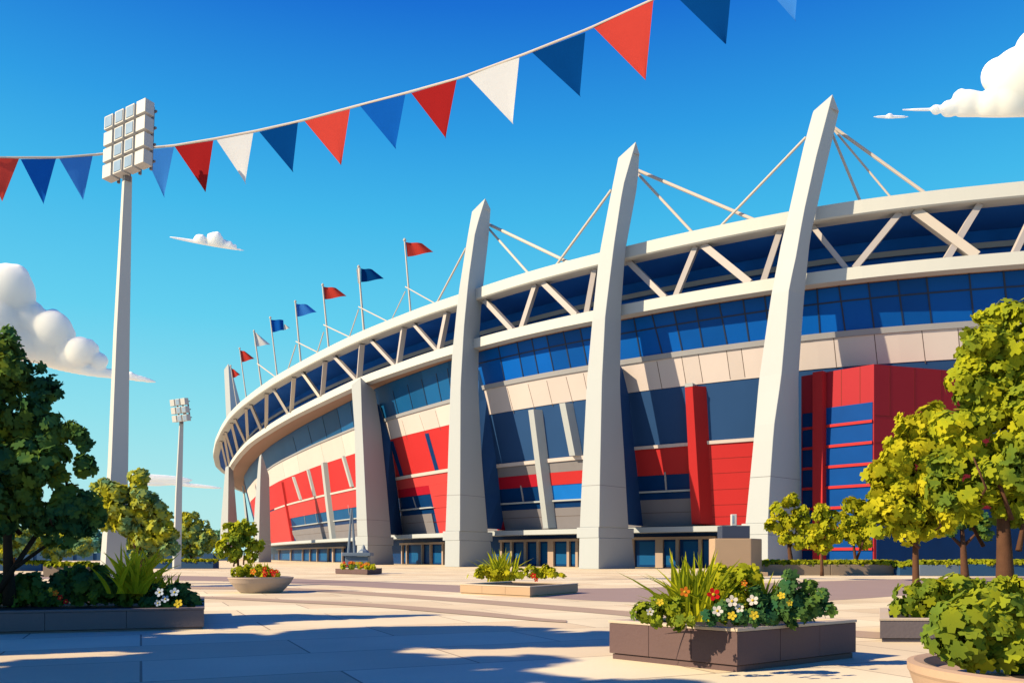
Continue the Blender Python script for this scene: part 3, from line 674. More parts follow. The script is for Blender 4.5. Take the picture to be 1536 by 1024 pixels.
xs = np.linspace(-80, 1250, 90); ys = np.interp(xs, [p[0] for p in sp], [p[1] for p in sp])
MB().tube([W(x, y, DB(x)) for x, y in zip(xs, ys)], [1.7/FP*DB(x) for x in xs], 6).build('cord', M['string'], bun)
for (a, c, t, m) in pen:
    mb = MB(); n = 6
    A0, C0, T0 = [W(*p, DB(p[0])) for p in (a, c, (t[0], t[1]))]; T0 = W(t[0], t[1], (DB(a[0])+DB(c[0]))/2-.15)
    nn = np.cross(C0-A0, T0-A0); nn /= np.linalg.norm(nn); ph = random.uniform(0, 6)
    rows = []
    for lay in (0,):
        for j in range(n+1):
            v = j/n
            for i in range(n+1):
                p = (A0+(C0-A0)*i/n)*(1-v)+T0*v; mb.v.append(tuple(p+nn*(.10*math.sin(3*i/n+ph)*v*(1-.4*v)+lay*.015)))
    q = lambda l, j, i: l*(n+1)**2+j*(n+1)+i
    for j in range(n):
        for i in range(n): mb.f.append((q(0, j, i), q(0, j+1, i), q(0, j+1, i+1), q(0, j, i+1)))
    mb.build('pennant', M['pen_'+m], bun, label={'red': 'red pennant', 'dred': 'deep red pennant', 'navy': 'navy pennant', 'blue': 'blue pennant', 'light': 'light blue pennant', 'white': 'white pennant'}[m])

# ------------------------------------------------------------------ foliage
def leaf_shape(lobes=5, valley=.55):
    out = []
    for k in range(lobes):
        a = 2*math.pi*k/lobes; d = math.pi/lobes
        out += [(.96*math.cos(a-.26), .96*math.sin(a-.26)), (.96*math.cos(a+.26), .96*math.sin(a+.26)), (valley*math.cos(a+d), valley*math.sin(a+d))]
    return np.array(out)
LEAF = leaf_shape(); QUAD = np.array([(1, 0), (.3, .8), (-.9, .5), (-.8, -.6), (.4, -.8)])
def foliage(name, m, parent, blobs, D, lpx, dens=1.0, shape=LEAF, flat=1.0, sub=True, clip_z=None, world=False, spread=.8):
    """leaf clumps over the surface of many small lumps, spread through the crown"""
    cs = []; 
    for bl_ in blobs:
        x, y, r = bl_[:3]; dd = bl_[3] if len(bl_) > 3 else random.uniform(-.35, .35)*r/FP*D
        if world: c = np.array(bl_[:3]); R = bl_[3]
        else: c = W(x, y, D)+np.array([0, dd, 0]); R = r/FP*D
        L = lpx if world else 1.15*lpx/FP*D
        if sub and R > 2.2*L:
            k = int(10*min(2.2, R/(3*L)))
            for _ in range(k):
                d = rng.normal(size=3); d /= np.linalg.norm(d); rr = R*rng.uniform(.24, .44)
                cs.append((c+d*(R-rr)*rng.uniform(.85, 1.3)*np.array([1, spread, flat]), rr, L))
            cs.append((c, R*.6, L))
        else: cs.append((c, R, L))
    V = []; F = []; nb = 0; k = len(shape)
    for c, R, L in cs:
        n = int(max(8, dens*9*(R/L)**2))
        d = rng.normal(size=(n, 3)); d /= np.linalg.norm(d, axis=1)[:, None]
        pos = c+d*R*rng.uniform(.72, 1.05, (n, 1))*np.array([1, 1, flat])
        nr_ = d+rng.normal(scale=.16, size=(n, 3))+np.array([-.12, -.05, .2]); nr_ /= np.linalg.norm(nr_, axis=1)[:, None]
        t = np.cross(nr_, rng.normal(size=(n, 3))); t /= np.linalg.norm(t, axis=1)[:, None]; b2 = np.cross(nr_, t)
        sc = L*rng.uniform(.65, 1.2, (n, 1, 1))
        vv = pos[:, None, :]+sc*(shape[None, :, 0, None]*t[:, None, :]+shape[None, :, 1, None]*b2[:, None, :])
        if clip_z is not None: 
            keep = vv[:, :, 2].min(axis=1) > clip_z; vv = vv[keep]; n = len(vv)
        V.append(vv.reshape(-1, 3)); F += [tuple(range(nb+i*k, nb+i*k+k)) for i in range(n)]; nb += n*k
    mb = MB(); mb.v = np.concatenate(V).tolist(); mb.f = F
    return mb.build(name, m, parent)
def branch_px(mb, pl, D, r0, r1, jit=.0):
    n = len(pl); p = [W(x, y, D)+np.array([0, random.uniform(-jit, jit), 0]) for x, y in pl]
    mb.tube(p, [r0+(r1-r0)*i/(n-1) for i in range(n)], 7)
def tree(label, D, base, blobs, branches, lpx, lm, bm='bark', z0=0., group=None, dens=1.0, name='tree', cat='tree', spread=.8):
    b0 = W(base, HY, D); b0[2] = z0
    t = thing(name, b0, label, cat, group); tb = MB()
    for i, (pl, r0, r1) in enumerate(branches):
        p = [(x, y) for x, y in pl]
        if i == 0:
            q = [b0]+[W(x, y, D) for x, y in p]; n = len(q); tb.tube(q, [r0*1.15]+[r0+(r1-r0)*k/(n-2) for k in range(n-1)], 9)
        else: branch_px(tb, p, D, r0, r1, .25*len(p))
    tb.build('trunk', M[bm], t, smooth=True)
    foliage('crown', lm, t, blobs, D, lpx, dens, spread=spread)
    return t

# left planter tree
tree('large dark green tree in the left planter', 19, 15, [(8, 522, 30), (25, 560, 36), (68, 585, 26), (-25, 590, 52), (30, 625, 46), (82, 648, 32), (-30, 680, 74), (118, 655, 22), (62, 700, 48), (128, 695, 22), (10, 735, 56),
      (100, 750, 48), (145, 770, 22), (70, 785, 32), (118, 792, 24), (-50, 740, 70), (95, 806, 16), (-70, 640, 70), (5, 790, 22)],
     [([(14, 880), (12, 830), (10, 745), (5, 600)], .13, .04), ([(20, 885), (32, 820), (70, 730), (88, 680)], .075, .025), ([(30, 850), (60, 805), (100, 780)], .05, .02), ([(10, 800), (-30, 720), (-40, 640)], .06, .02)],
     8.5, LD, 'bark_dark', .45, dens=.85)
# offscreen trees that shade the foreground
for i, (x, y, h, r, lb) in enumerate([(-15.9, 17.2, 4.9, 2.5, 'tree left of the picture shading the left planter'), (-15.7, 10.7, 9.5, 3.1, 'tree left of the picture shading the middle paving'),
                               (-19.0, 6.2, 9.5, 3.6, 'tree beside the camera shading the near left paving'), (-20.2, 11.3, 8.0, 2.8, 'tree left of the picture shading the paving before the long planter'), (-17.4, 4.9, 9.8, 2.7, 'tree beside the camera shading the near middle paving'), (-13.2, 5.3, 9.5, 1.8, 'smaller tree beside the camera shading the paving before the foreground planter')]):
    t = thing('tree', (x, y, 0), lb, 'tree', 'shade trees beside the viewer')
    MB().tube([(x, y, 0), (x+.1, y, 3), (x-.1, y+.1, h)], [.3, .24, .1], 9).build('trunk', M['bark_dark'], t, smooth=True)
    bs = []
    for k in range(9):
        a = rng.uniform(0, 6.28); rr = r*rng.uniform(.2, .62); bs.append((x+rr*math.cos(a), y+rr*math.sin(a), h+rng.uniform(-1.6, 1.6), r*rng.uniform(.42, .6)))
    foliage('crown', LS, t, bs, 1, .46, .7, QUAD, world=True)
# left middle distance
tree('yellow green tree beside the tall floodlight mast', 42, 213, [(152, 742, 22), (172, 735, 22), (165, 770, 26), (205, 730, 24), (222, 750, 24), (190, 765, 34), (240, 770, 20), (218, 790, 32), (205, 808, 22), (245, 800, 22), (228, 818, 24), (252, 822, 16), (212, 832, 16)],
     [([(213, 850), (212, 820), (210, 770)], .17, .06), ([(212, 830), (190, 790), (180, 770)], .08, .03), ([(212, 825), (232, 790), (236, 770)], .07, .03)], 6, LT)
tree('small pale tree behind the far hedge', 100, 286, [(285, 778, 14), (272, 795, 16), (298, 795, 16), (308, 805, 13), (286, 808, 18), (265, 812, 16), (304, 818, 15), (272, 825, 14), (314, 815, 12), (290, 826, 14)],
     [([(286, 842), (286, 815), (285, 790)], .22, .08), ([(286, 825), (298, 805)], .12, .05)], 4.2, LT)
tree('low yellow green tree at the left edge of the far lawn', 84, 20, [(5, 805, 24), (35, 812, 22), (-15, 815, 24), (20, 822, 20)], [([(20, 842), (20, 820)], .2, .1)], 4.5, LT)
tree('low yellow green tree behind the large dark tree', 86, 85, [(75, 812, 20), (102, 815, 20), (125, 818, 18), (90, 824, 20)], [([(85, 842), (85, 820)], .2, .1)], 4.5, LT)
fo = foliage('distant_trees', leafmat('hazed_leaves', [(.07, .27, .27), (.10, .33, .28), (.20, .38, .24), (.34, .42, .14)]), None, [(x, 816+random.uniform(-9, 5), random.uniform(15, 25)) for x in range(-260, 340, 12)], 300, 5, .7)  # distance haze put into the teal leaf colours
tag(fo, kind='stuff'); fo['label'] = 'haze tinted blue green line of far off trees'; fo['category'] = 'trees'
D = 240; mb = MB()
for x0 in range(-400, 330, 30):
    a = W(x0, HY, D); c = W(x0+29, HY, D); mb.bar(np.array([a[0], D, 1.1]), np.array([c[0], D, 1.1]), .3, 2.2)
    mb.bar(np.array([a[0], D-.3, 0]), np.array([a[0], D-.3, 2.5]), .35, .35)
tag(mb.build('boundary_fence', M['fence']), 'long low blue boundary fence behind the left trees', 'fence')
def hedge(px0, px1, D, zt, label, wallm='wallstone', h=.8, d=2.0, yaw=0, hm=LH, low=False):
    a = W(px0, HY, D); c = W(px1, HY, D); a[2] = c[2] = 0; L = c[0]-a[0]; D2 = D
    t = thing('hedge_planter', ((a[0]+c[0])/2, D, 0), label, 'hedge planter', 'hedge planters around the plaza')
    mb = MB(); n = max(1, int(round(L/6)))
    for i in range(n): mb.box((a[0]+L*(i+.5)/n, D+d/2, h/2), (L/n/2-.02, 0, 0), (0, d/2, 0), (0, 0, h/2))
    mb.build('wall', M[wallm], t, bevel=.03)
    V = []
    m = int(L*d*26); sx_ = rng.uniform(0, L, m); sy = rng.uniform(.1, d-.1, m)
    bl_ = [(a[0]+x, D+y, h+rng.uniform(.0, .18 if not low else .1), .22) for x, y in zip(sx_, sy)]
    foliage('hedge', hm, t, bl_[:700], 1, .16, .35, QUAD, world=True, sub=False)
hedge(64, 133, 62, .9, 'low stone planter with clipped hedge behind the left shrubs', h=.75, d=2)
hedge(-40, 62, 84, .9, 'long clipped hedge planter at the far left edge', wallm='fence', h=.7)
hedge(220, 320, 98, .9, 'clipped hedge planter beside the distant floodlight', wallm='fence', h=.8)
hedge(1146, 1346, 66, .9, 'long stone hedge planter beneath the small trees on the right', h=.85, d=2.5)
hedge(1349, 1378, 65, .9, 'short green hedge block at the end of the stone planter', wallm='fence', h=.7)
hedge(1379, 1446, 64, .9, 'blue grey planter box with clipped top behind slim trunk', wallm='bluegrey', h=.85)
hedge(1449, 1640, 63, 1.2, 'leafy hedge planter at the right edge behind big trunk', wallm='fence', h=.9, d=2.5)
# right hand trees
tree('large yellow green tree at the right edge', 17, 1507, [(1500, 470, 30), (1470, 505, 30), (1530, 490, 45), (1450, 545, 26), (1495, 545, 46), (1470, 585, 36), (1550, 570, 60), (1440, 570, 22), (1420, 640, 24), (1460, 640, 42), (1520, 640, 60),
      (1440, 690, 40), (1500, 705, 50), (1580, 650, 70), (1565, 730, 60), (1450, 745, 36), (1525, 755, 40), (1410, 735, 28), (1590, 780, 50)],
     [([(1508, 890), (1506, 820), (1503, 745), (1505, 640)], .19, .05), ([(1506, 818), (1478, 775), (1455, 735), (1440, 690)], .045, .015), ([(1504, 780), (1485, 735), (1472, 690)], .05, .02), ([(1512, 825), (1532, 775), (1540, 700)], .06, .02)],
     10, LM, 'bark', .35, dens=.85)
tree('bushy yellow green tree left of the large right tree', 28, 1374, [(1385, 625, 26), (1360, 645, 26), (1405, 650, 36), (1345, 680, 30), (1385, 690, 40), (1325, 720, 30), (1360, 725, 38), (1410, 735, 40), (1310, 755, 24), (1340, 765, 34), (1385, 775, 34), (1420, 780, 28), (1320, 790, 18), (1360, 800, 20)],
     [([(1374, 880), (1373, 820), (1375, 760), (1380, 690)], .12, .04), ([(1374, 822), (1345, 795), (1330, 770)], .05, .02), ([(1374, 818), (1398, 790), (1405, 760)], .05, .02)], 9, LY)
tree('slender young tree next to the stone pedestal', 69, 1187, [(1185, 752, 14), (1168, 765, 13), (1200, 772, 16), (1180, 780, 15), (1160, 788, 13), (1205, 790, 13), (1178, 805, 13), (1195, 812, 12)],
     [([(1186, 838), (1183, 815), (1180, 780)], .2, .07), ([(1184, 822), (1198, 795)], .1, .05)], 5.5, LY)
tree('small young tree standing in front of the hedge planter', 64, 1233, [(1232, 770, 15), (1248, 775, 12), (1240, 790, 13), (1225, 800, 14), (1245, 805, 14), (1218, 812, 11), (1235, 818, 13)],
     [([(1233, 855), (1232, 825), (1231, 790)], .13, .05)], 5.5, LY)
tree('young double stemmed tree right of the small one', 70, 1284, [(1275, 755, 12), (1290, 768, 14), (1270, 780, 14), (1300, 790, 15), (1280, 800, 16), (1265, 798, 10), (1295, 812, 12)],
     [([(1283, 838), (1280, 815), (1275, 790)], .14, .05), ([(1288, 842), (1290, 815), (1297, 790)], .12, .05)], 5.5, LY)
tree('slim forked trunk tree under the large right tree', 55, 1447, [(1430, 780, 14), (1450, 775, 18), (1470, 785, 16), (1425, 795, 10), (1478, 800, 11)],
     [([(1447, 860), (1445, 825), (1443, 792)], .26, .12), ([(1444, 820), (1424, 795)], .14, .06), ([(1446, 822), (1462, 798)], .14, .06)], 5, LD)

# ------------------------------------------------------------------ planters and plants
def rect_planter(label, A, Bc, Cc, h, m, cope, base=.08, seams=3, name='planter', cope_h=.05, group=None):
    """A left, Bc near corner, Cc right (ground points)"""
    A, Bc, Cc = [np.array(p, float) for p in (A, Bc, Cc)]; Dc = A+Cc-Bc
    t = thing(name, (A+Cc)/2*np.array([1, 1, 0]), label, 'planter', group)
    sh = lambda P_, k: [(A+Cc)/2+(p-(A+Cc)/2)*k for p in P_]
    Q = [A, Bc, Cc, Dc]; c0 = (A+Cc)/2
    def inset(d): 
        out = []
        for i in range(4):
            p = Q[i]; a = Q[i-1]-p; c = Q[(i+1) % 4]-p; a /= np.linalg.norm(a); c /= np.linalg.norm(c); out.append(p+(a+c)*d)
        return out
    I0 = inset(.035); MB().hexa(I0, [p+Z(base) for p in I0]).build('plinth', M[m], t)
    # four walls, each split by seams
    Wd = .16; In = inset(Wd); mb = MB(); jb = MB()
    for i in range(4):
        p, q, pi, qi = Q[i], Q[(i+1) % 4], In[i], In[(i+1) % 4]; k = seams
        for j in range(k):
            g = .004/np.linalg.norm(q-p); f0 = j/k+(g if j else 0); f1 = (j+1)/k-(g if j < k-1 else 0)
            bq = [p+(q-p)*f0, p+(q-p)*f1, pi+(qi-pi)*f1, pi+(qi-pi)*f0]
            mb.hexa([v+Z(base+.012) for v in bq], [v+Z(h-cope_h) for v in bq])
    mb.build('wall', M[m], t, bevel=.006)
    mb = MB(); Ic = inset(Wd+.02); Oc = inset(-.012)
    for i in range(4):
        p, q, pi, qi = Oc[i], Oc[(i+1) % 4], Ic[i], Ic[(i+1) % 4]
        mb.hexa([v+Z(h-cope_h+.004) for v in (p, q, qi, pi)], [v+Z(h) for v in (p, q, qi, pi)])
    mb.build('coping', M[cope], t, bevel=.008)
    S = inset(Wd+.005); MB().add([p+Z(h-.07) for p in S], [(0, 1, 2, 3)]).build('soil', M['soil'], t)
    return t
def bowl(label, c, R, h, m, foot=.55):
    t = thing('bowl_planter', (c[0], c[1], 0), label, 'planter')
    MB().lathe((c[0], c[1], 0), [(R*foot, 0), (R*(foot+.1), .03), (R*.78, h*.32), (R*.92, h*.65), (R*.985, h*.9), (R, h*.93), (R, h), (R*.95, h+.012), (R*.88, h), (R*.86, h*.9)], 64).build('bowl', M[m], t, smooth=False)
    MB().lathe((c[0], c[1], 0), [(R*.865, h*.82), (R*.3, h*.9), (.01, h*.92)], 40).build('soil', M['soil'], t)
    return t
def blades(pts, D, n, hpx, wpx, spread, mb=None):
    mb = mb or MB()
    for _ in range(n):
        x, y = pts; bx = x+random.gauss(0, spread*.22); a = random.gauss(0, .42); L = hpx*random.uniform(.55, 1.05)
        az = random.uniform(-1, 1)*.6; w_ = wpx*random.uniform(.7, 1.2); d0 = D+random.uniform(-.3, .3)*hpx/FP*D
        pr = []
        for k in range(6):
            t = k/5; xx = bx+L*math.sin(a)*t*(.6+.7*t); yy = y-L*math.cos(a)*(t-.22*abs(a)*t*t); ww = w_*(1-t)**.75*(.55+1.2*t if t < .4 else 1)
            dd = d0+az*L*t*t/FP*D
            pr += [W(xx-ww/2, yy, dd), W(xx, yy, dd+.25*ww/FP*D), W(xx+ww/2, yy, dd)]
        base = len(mb.v); mb.v += [tuple(p) for p in pr]
        for k in range(5):
            for j in (0, 1): a_ = base+k*3+j; mb.f.append((a_, a_+1, a_+4, a_+3))
    return mb
def flower(parent, x, y, D, rpx, m, center='petal_y', petals=5):
    p = W(x, y, D); r = rpx/FP*D; mb = MB(); nrm = np.array([random.uniform(-.3, .2), -1, random.uniform(.1, .5)]); nrm /= np.linalg.norm(nrm)
    u = np.cross(nrm, (0, 0, 1.)); u /= np.linalg.norm(u); v = np.cross(u, nrm); ph = random.uniform(0, 6)
    for k in range(petals):
        a = ph+2*math.pi*k/petals; c = math.cos(a)*u+math.sin(a)*v; s_ = -math.sin(a)*u+math.cos(a)*v
        ring = [p+nrm*.1*r]+[p+c*r*q+s_*r*g+nrm*r*hh for q, g, hh in ((.3, -.2, .12), (.65, -.36, .2), (.95, -.22, .25), (1.02, 0, .22), (.95, .22, .25), (.65, .36, .2), (.3, .2, .12))]
        mb.add(ring, [tuple(range(8))]); mb.add([q-nrm*.03*r for q in ring], [tuple(range(8))[::-1]])
    o = mb.build('flower', M[m], parent)
    cb = MB(); cb.tube([p+nrm*.05*r, p+nrm*.22*r, p+nrm*.3*r], [r*.26, r*.24, r*.1], 8); cb.build('flower_center', M[center], o)
    return o
def plant(name, label, D, base, z0, blobs, lpx, lm, cat='shrub', group=None, flowers=(), bl=None, dens=1.0, stem=None, spread=.8, clip=None):
    b0 = W(base, HY, D); b0[2] = z0
    t = thing(name, b0, label, cat, group)
    if blobs: foliage('foliage', lm, t, blobs, D, lpx, dens, clip_z=clip if clip is not None else z0-.05, spread=spread)
    if bl: blades(*bl).build('blade_leaves' if blobs else 'blades', LB, t)
    for f in flowers: flower(t, *f)
    return t
# big near planter
BA, BB, BC = G(914, 987), G(1106, 1008), G(1284, 986)
rect_planter('large brown concrete planter with sunlit cream coping in the right foreground', BA, BB, BC, .60, 'conc', 'coping')
zt = .56
plant('spiky_plant', 'tall spiky grass plant with arching blades in the large foreground planter', 11.6, 1040, .54, None, 1, None, 'plant', bl=((1042, 932), 11.6, 95, 112, 12, 75))
plant('shrub', 'bright yellow green shrub behind the spiky plant in the foreground planter', 12.1, 1095, .54, [(1075, 878, 26), (1098, 862, 22), (1122, 872, 20), (1110, 885, 24), (1060, 905, 22), (1090, 905, 28), (1128, 856, 10), (1080, 856, 10)], 8, LY, flowers=[(1116, 874, 11.4, 5, 'petal_o')])
plant('shrub', 'dark green shrub at the right end of the foreground planter', 11.9, 1190, .54, [(1140, 900, 24), (1170, 905, 26), (1200, 905, 24), (1180, 880, 16), (1185, 862, 9), (1225, 908, 18), (1215, 880, 11), (1230, 892, 12), (1242, 914, 10), (1150, 922, 18), (1195, 924, 18)], 8, LD,
      flowers=[(1172, 893, 11.2, 6, 'petal_y'), (1184, 904, 11.2, 5, 'petal_y')])
plant('shrub', 'low green shrub at the left end of the foreground planter', 11.5, 980, .54, [(985, 905, 20), (965, 915, 16), (1010, 912, 20), (980, 925, 14), (955, 918, 8), (1015, 930, 16)], 7.5, LM, flowers=[(990, 903, 11, 6, 'petal_y'), (975, 917, 11, 6, 'petal_w')])
plant('spiky_plant', 'small dark spiky plant behind the dark foreground shrub', 12.3, 1140, .54, None, 1, None, 'plant', bl=((1142, 915), 12.3, 22, 62, 8, 50))
plant('flowering_plant', 'low flowering plant with white, yellow and red blooms in the foreground planter', 10.95, 1105, .55, [(1085, 915, 16), (1110, 922, 16), (1065, 926, 12), (1130, 925, 14)], 6.5, LD, 'plant',
      flowers=[(1098, 901, 10.6, 9, 'petal_w'), (1129, 900, 10.6, 8.5, 'petal_w'), (1076, 916, 10.5, 8.5, 'petal_w'), (1109, 912, 10.6, 7, 'petal_w'), (1098, 923, 10.4, 7, 'petal_y'), (1131, 922, 10.4, 7, 'petal_y'), (1070, 891, 10.6, 10, 'petal_r'), (1027, 887, 10.6, 8, 'petal_o')])
plant('trailing_plant', 'small leafy plant trailing over the front rim of the foreground planter', 10.72, 1010, .5, [(982, 928, 9), (1018, 932, 10), (1035, 930, 8)], 6.5, LM, 'plant', dens=.6, clip=.42)
# middle planter
rect_planter('low tan planter in the middle of the plaza', G(690, 890), G(795, 895.5), G(867, 889), .42, 'kiosk', 'coping', .05)
plant('spiky_plant', 'yellow spiky plant rising from the middle planter', 44.5, 750, .35, None, 1, None, 'plant', bl=((752, 872), 44.5, 55, 52, 6, 45))
plant('shrub', 'round yellow green shrub at the left of the middle planter', 44, 720, .35, [(718, 860, 12), (730, 855, 12), (745, 862, 13), (708, 866, 7), (760, 863, 10)], 4.5, LY)
plant('shrub', 'yellow green shrub with red flowers at the right of the middle planter', 44, 800, .35, [(780, 862, 11), (795, 856, 10), (810, 860, 12), (826, 862, 11), (840, 866, 8), (818, 852, 6)], 4.5, LY, flowers=[(800, 863, 42.5, 4.5, 'petal_r'), (804, 869, 42.4, 3.5, 'petal_r')])
# far flower planter
rect_planter('small brown planter of orange flowers near the entrance', G(503, 860), G(551, 861.5), G(573, 860), .5, 'conc', 'coping', .05)
fl = [(513+i*2.6+random.uniform(-1, 1), 846+random.uniform(-3, 3), 65, 2.4, random.choice(['petal_o', 'petal_o', 'petal_r', 'petal_y'])) for i in range(16)]
plant('flowering_plant', 'orange and red flower bed in the small brown planter', 67, 536, .4, [(515, 849, 5), (527, 848, 6), (540, 848, 6), (552, 848, 6), (560, 850, 5)], 2.8, LM, 'plant', flowers=fl)
# far bowl
cb_ = G(385, 889); bowl('pale stone bowl planter with flowers and a small tree', cb_+np.array([0, .6, 0]), 1.36, .66, 'bowl')
bD = cb_[1]+.6
tree('small round tree rising from the far stone bowl', bD+.3, 357, [(352, 793, 15), (372, 795, 14), (340, 812, 13), (362, 812, 16), (383, 818, 13), (332, 826, 11), (350, 828, 13), (375, 832, 11)],
     [([(358, 855), (357, 845), (357, 815)], .07, .03), ([(357, 848), (345, 832), (338, 820)], .04, .015), ([(357, 846), (368, 830), (376, 818)], .04, .015)], 5, LM, z0=.55)
plant('flowering_plant', 'leafy bedding with red and orange flowers in the far bowl', bD-.2, 385, .58, [(358, 858, 10), (372, 857, 11), (388, 856, 11), (400, 858, 11), (412, 861, 8)], 4, LY, 'plant',
      flowers=[(380, 857, bD-1.0, 5, 'petal_o')]+[(402+random.uniform(-7, 16), 857+random.uniform(-5, 6), bD-1.0, 3.4, 'petal_r') for _ in range(9)], bl=((388, 862), bD, 26, 26, 4, 40))
# left planter
LA, LBc = G(-260, 957), G(306, 943)
LA = G(-200, 956); LBc = G(306, 943); 
LC_ = LBc*1.26
rect_planter('long dark grey stone planter at the left edge', LA, LBc, LC_, .47, 'conc_grey', 'conc_grey', .04, seams=4)
plant('shrub', 'dark low shrub at the far left of the long planter', 19.5, 20, .42, [(-60, 880, 40), (-10, 890, 34), (30, 890, 32), (55, 880, 24), (20, 905, 24), (70, 900, 24)], 8, LD)
plant('shrub', 'dark leafy shrub in the middle of the long left planter', 19.6, 130, .42, [(70, 890, 20), (95, 880, 26), (130, 870, 28), (160, 880, 28), (120, 900, 24), (190, 880, 26), (150, 862, 16), (180, 902, 22), (215, 890, 24)], 8, LD,
      flowers=[(84, 889, 17.5, 5, 'petal_o'), (91, 896, 17.4, 4.5, 'petal_r'), (99, 902, 17.4, 4, 'petal_r'), (76, 884, 17.6, 4, 'petal_y')])
plant('shrub', 'dark shrub with pale blue flowers at the right end of long planter', 18.9, 260, .42, [(235, 895, 18), (260, 890, 18), (275, 885, 12), (285, 898, 12), (250, 905, 14), (296, 905, 8), (270, 905, 12), (225, 905, 14)], 7, LD,
      flowers=[(240, 888, 17.7, 7, 'petal_b'), (262, 888, 17.7, 7, 'petal_b'), (248, 898, 17.7, 6, 'petal_b'), (237, 904, 17.7, 5, 'petal_b'), (268, 905, 17.6, 7, 'petal_y')])
plant('spiky_plant', 'bright spiky plant in the middle of the long left planter', 20.6, 200, .42, None, 1, None, 'plant', bl=((203, 890), 19.0, 60, 78, 11, 66))
plant('spiky_plant', 'dark spiky plant behind the pale blue flowers', 20.2, 245, .42, None, 1, None, 'plant', bl=((246, 892), 20.2, 22, 44, 6, 45))
# right planter
RA = G(1320, 962.5)
rect_planter('low grey stone planter under the large right tree', RA*1.2, RA, RA+np.array([8.0, -.25, 0]), .44, 'conc_grey', 'coping', .06, seams=3)
plant('shrub', 'green shrub at the left end of the right planter', 16.2, 1370, .4, [(1362, 895, 20), (1385, 885, 22), (1350, 910, 14), (1375, 910, 20), (1410, 895, 24), (1400, 915, 18), (1430, 905, 20)], 9, LM)
plant('shrub', 'wide green shrub around the trunk in the right planter', 16.8, 1470, .4, [(1430, 880, 22), (1460, 885, 24), (1490, 890, 24), (1450, 905, 24), (1490, 915, 24), (1530, 895, 30), (1570, 890, 34), (1520, 920, 24)], 9, LM)
# near bowl
nb = np.array([3.95, 6.05, 0]); bowl('sandstone bowl planter cut by the lower right corner', nb, .98, .79, 'bowl_tan', .6)
plant('shrub', 'leafy green shrub filling the near sandstone bowl', 6.2, 1500, .74, [(1420, 925, 24), (1450, 920, 30), (1410, 955, 24), (1440, 960, 34), (1490, 950, 46), (1480, 905, 26), (1530, 930, 50), (1560, 960, 50), (1520, 980, 34), (1470, 985, 24), (1425, 980, 16), (1590, 900, 50)], 14, LM, dens=.9)

# ------------------------------------------------------------------ small plaza objects
D = 64.0
kc = W(1099.5, HY, D); t = thing('stone_pedestal', (kc[0], D+1.2, 0), 'tan stone pedestal with a dark box in front of the nearest pylon', 'pedestal')
pxm = lambda v: v/FP*D
x0, x1, x2 = W(1072, HY, D)[0], W(1127, HY, D)[0], W(1143, HY, D+1.9)[0]
zt_ = EYE+(HY-807)*D/FP; zb_ = EYE+(HY-788)*D/FP
MB().hexa([(x0, D, .0), (x1, D, 0), (x2, D+1.9, 0), (x0, D+1.9, 0)], [(x0, D, zt_), (x1, D, zt_), (x2, D+1.9, zt_), (x0, D+1.9, zt_)]).build('block', M['kiosk'], t, bevel=.05)
MB().box(((x0+x1)/2+.3, D+1.0, (zt_+zb_)/2+.01), (pxm(21), 0, 0), (0, .75, 0), (0, 0, (zb_-zt_)/2)).build('dark_box', M['kioskdark'], t, bevel=.03)
MB().box(((x0+x1)/2+.35, D+.6, .15), (pxm(40), 0, 0), (0, 1.6, 0), (0, 0, .15)).build('step', M['kiosk'], t, bevel=.03)
b0 = np.array([W(1105, HY, D)[0], D+.9, zb_+.02])
t = thing('bollard_lamp', b0, 'small pale bollard lamp on top of the stone pedestal', 'lamp')
MB().box(b0+Z(.45), (.2, 0, 0), (0, .2, 0), (0, 0, .45)).build('head', M['pole'], t, bevel=.03)
MB().box(b0+Z(.5)+np.array([-.1, -.21, 0]), (.06, 0, 0), (0, .012, 0), (0, 0, .3)).build('lens', M['lens'], t)
D = 72.0; kc = W(537, HY, D)
t = thing('monument', (kc[0], D, 0), 'blue grey monument with two slim rods behind the orange flowers', 'monument')
MB().box((kc[0], D, .75), (pxm(17), 0, 0), (0, .7, 0), (0, 0, .75)).build('pedestal', M['bluegrey'], t, bevel=.03)
MB().box((kc[0], D, 1.66), (pxm(21), 0, 0), (0, .9, 0), (0, 0, .15)).build('cap', M['bluegrey'], t, bevel=.03)
for xb_, xt_, yt_ in ((523, 527, 762), (532, 528, 762)):
    a = W(xb_, 824, D); MB().tube([np.array([a[0], D, 1.8]), W(xt_, yt_, D)], [.13, .07], 7).build('rod', M['bluegrey'], t)
MB().lathe((kc[0]+.5, D-.1, 1.81), [(.5, 0), (.42, .15), (.2, .3), (.12, .55), (.02, .7)], 8).build('ornament', M['bluegrey'], t)

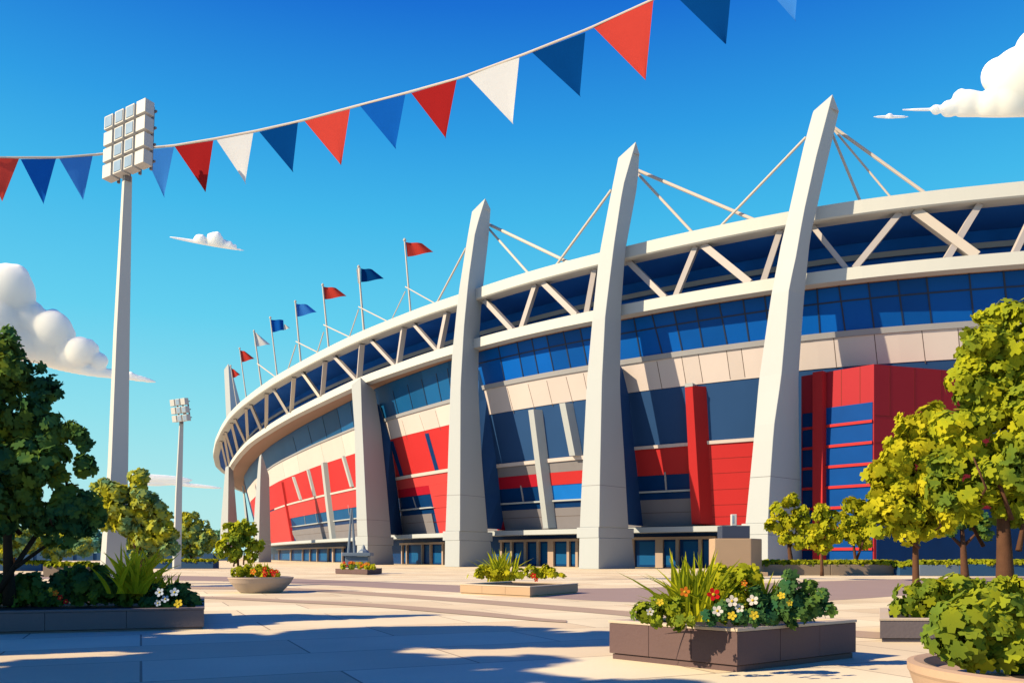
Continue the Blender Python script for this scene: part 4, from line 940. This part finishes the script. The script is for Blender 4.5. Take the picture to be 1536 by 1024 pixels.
# ------------------------------------------------------------------ clouds
def cloud(label, D, puffs, wisps, base):
    """puffs (px,py,r); base: two pixels of the flat underside"""
    import bmesh
    bm = bmesh.new()
    c0 = W(*base[0], D); c1 = W(*base[1], D)
    pf = list(puffs)
    for x, y, r in puffs:
        for k in range(7 if r > 15 else 3):
            a = math.radians(random.uniform(-10, 190)); q = random.uniform(.35, .5)*r; e = (r-q)*random.uniform(1.0, 1.35)
            pf.append((x+e*math.cos(a)*1.1, y-e*math.sin(a)*.95, q))
    for x, y, r in pf:
        ce = W(x, y, D); R = r/FP*D; ce[1] += random.uniform(-.3, .3)*R
        bmesh.ops.create_icosphere(bm, subdivisions=4, radius=1, matrix=Matrix.Translation(Vector(ce)) @ Matrix.Diagonal((R, R*.6, R, 1)))
    up = Vector(c1-c0).cross(Vector(c0)-Vector((0, 0, EYE))); up = up if up.z > 0 else -up; up.normalize()
    bmesh.ops.bisect_plane(bm, geom=bm.verts[:]+bm.edges[:]+bm.faces[:], plane_co=Vector(c0), plane_no=up, clear_inner=True)
    ed = [e for e in bm.edges if e.is_boundary]; bmesh.ops.contextual_create(bm, geom=ed) if False else bmesh.ops.holes_fill(bm, edges=ed)
    for x0, x1, y0, y1, th in wisps:
        a = W(x0, y0, D); b_ = W(x1, y1, D); ln = (b_-a)/2; R = th/2/FP*D
        rot = Matrix.Rotation(-math.atan2(ln[2], ln[0]), 4, 'Y')
        bmesh.ops.create_icosphere(bm, subdivisions=3, radius=1, matrix=Matrix.Translation(Vector((a+b_)/2)) @ rot @ Matrix.Diagonal((np.linalg.norm(ln), np.linalg.norm(ln)*.06, R, 1)))
    me = bpy.data.meshes.new('cloud'); ctr = (c0+c1)/2
    bmesh.ops.translate(bm, verts=bm.verts, vec=Vector(-ctr)); bm.to_mesh(me); bm.free()
    me.polygons.foreach_set('use_smooth', [len(p.vertices) < 5 for p in me.polygons]); me.materials.append(M['cloud'])
    o = bpy.data.objects.new('cloud', me); COL.objects.link(o); o.location = ctr
    rmd = o.modifiers.new('merge', 'REMESH'); rmd.mode = 'VOXEL'; rmd.voxel_size = 2.0/FP*D*(1 if max(p[2] for p in puffs) > 20 else .5); rmd.use_smooth_shade = True
    sm = o.modifiers.new('soften', 'SMOOTH'); sm.factor = .5; sm.iterations = 5
    return tag(o, label, 'cloud', 'clouds')
cloud('big puffy white cloud behind the large left tree', 1500, [(8, 442, 45), (-50, 460, 60), (30, 490, 42), (-10, 500, 55), (78, 498, 32), (60, 520, 36), (122, 528, 22), (100, 535, 26), (148, 541, 13), (30, 525, 40), (195, 566, 9)],
      [(120, 236, 549, 573, 12), (60, 200, 545, 566, 16)], [(0, 536), (235, 575)])
cloud('small flat based cloud left of the flags', 1800, [(322, 360, 12), (300, 361, 9), (340, 368, 8), (350, 371, 5)], [(252, 368, 355, 376, 5)], [(252, 356.5), (368, 377)])
cloud('tall white cloud at the upper right edge', 1600, [(1536, 125, 55), (1580, 120, 75), (1453, 155, 22), (1485, 160, 24), (1425, 162, 13), (1405, 164, 8), (1510, 160, 30)],
      [(1348, 1440, 165, 164, 5), (1420, 1560, 171, 172, 10)], [(1348, 176), (1600, 176)])
cloud('tiny flat sliver cloud beside the nearest pylon top', 1700, [(1334, 177, 6)], [(1309, 1364, 175.5, 175.5, 5)], [(1309, 178), (1364, 178)])
cloud('thin streak of cloud low behind the small floodlight', 2200, [(215, 716, 9)], [(175, 290, 714, 720, 12), (230, 335, 722, 732, 6), (190, 260, 724, 726, 7)], [(150, 722), (335, 733)])
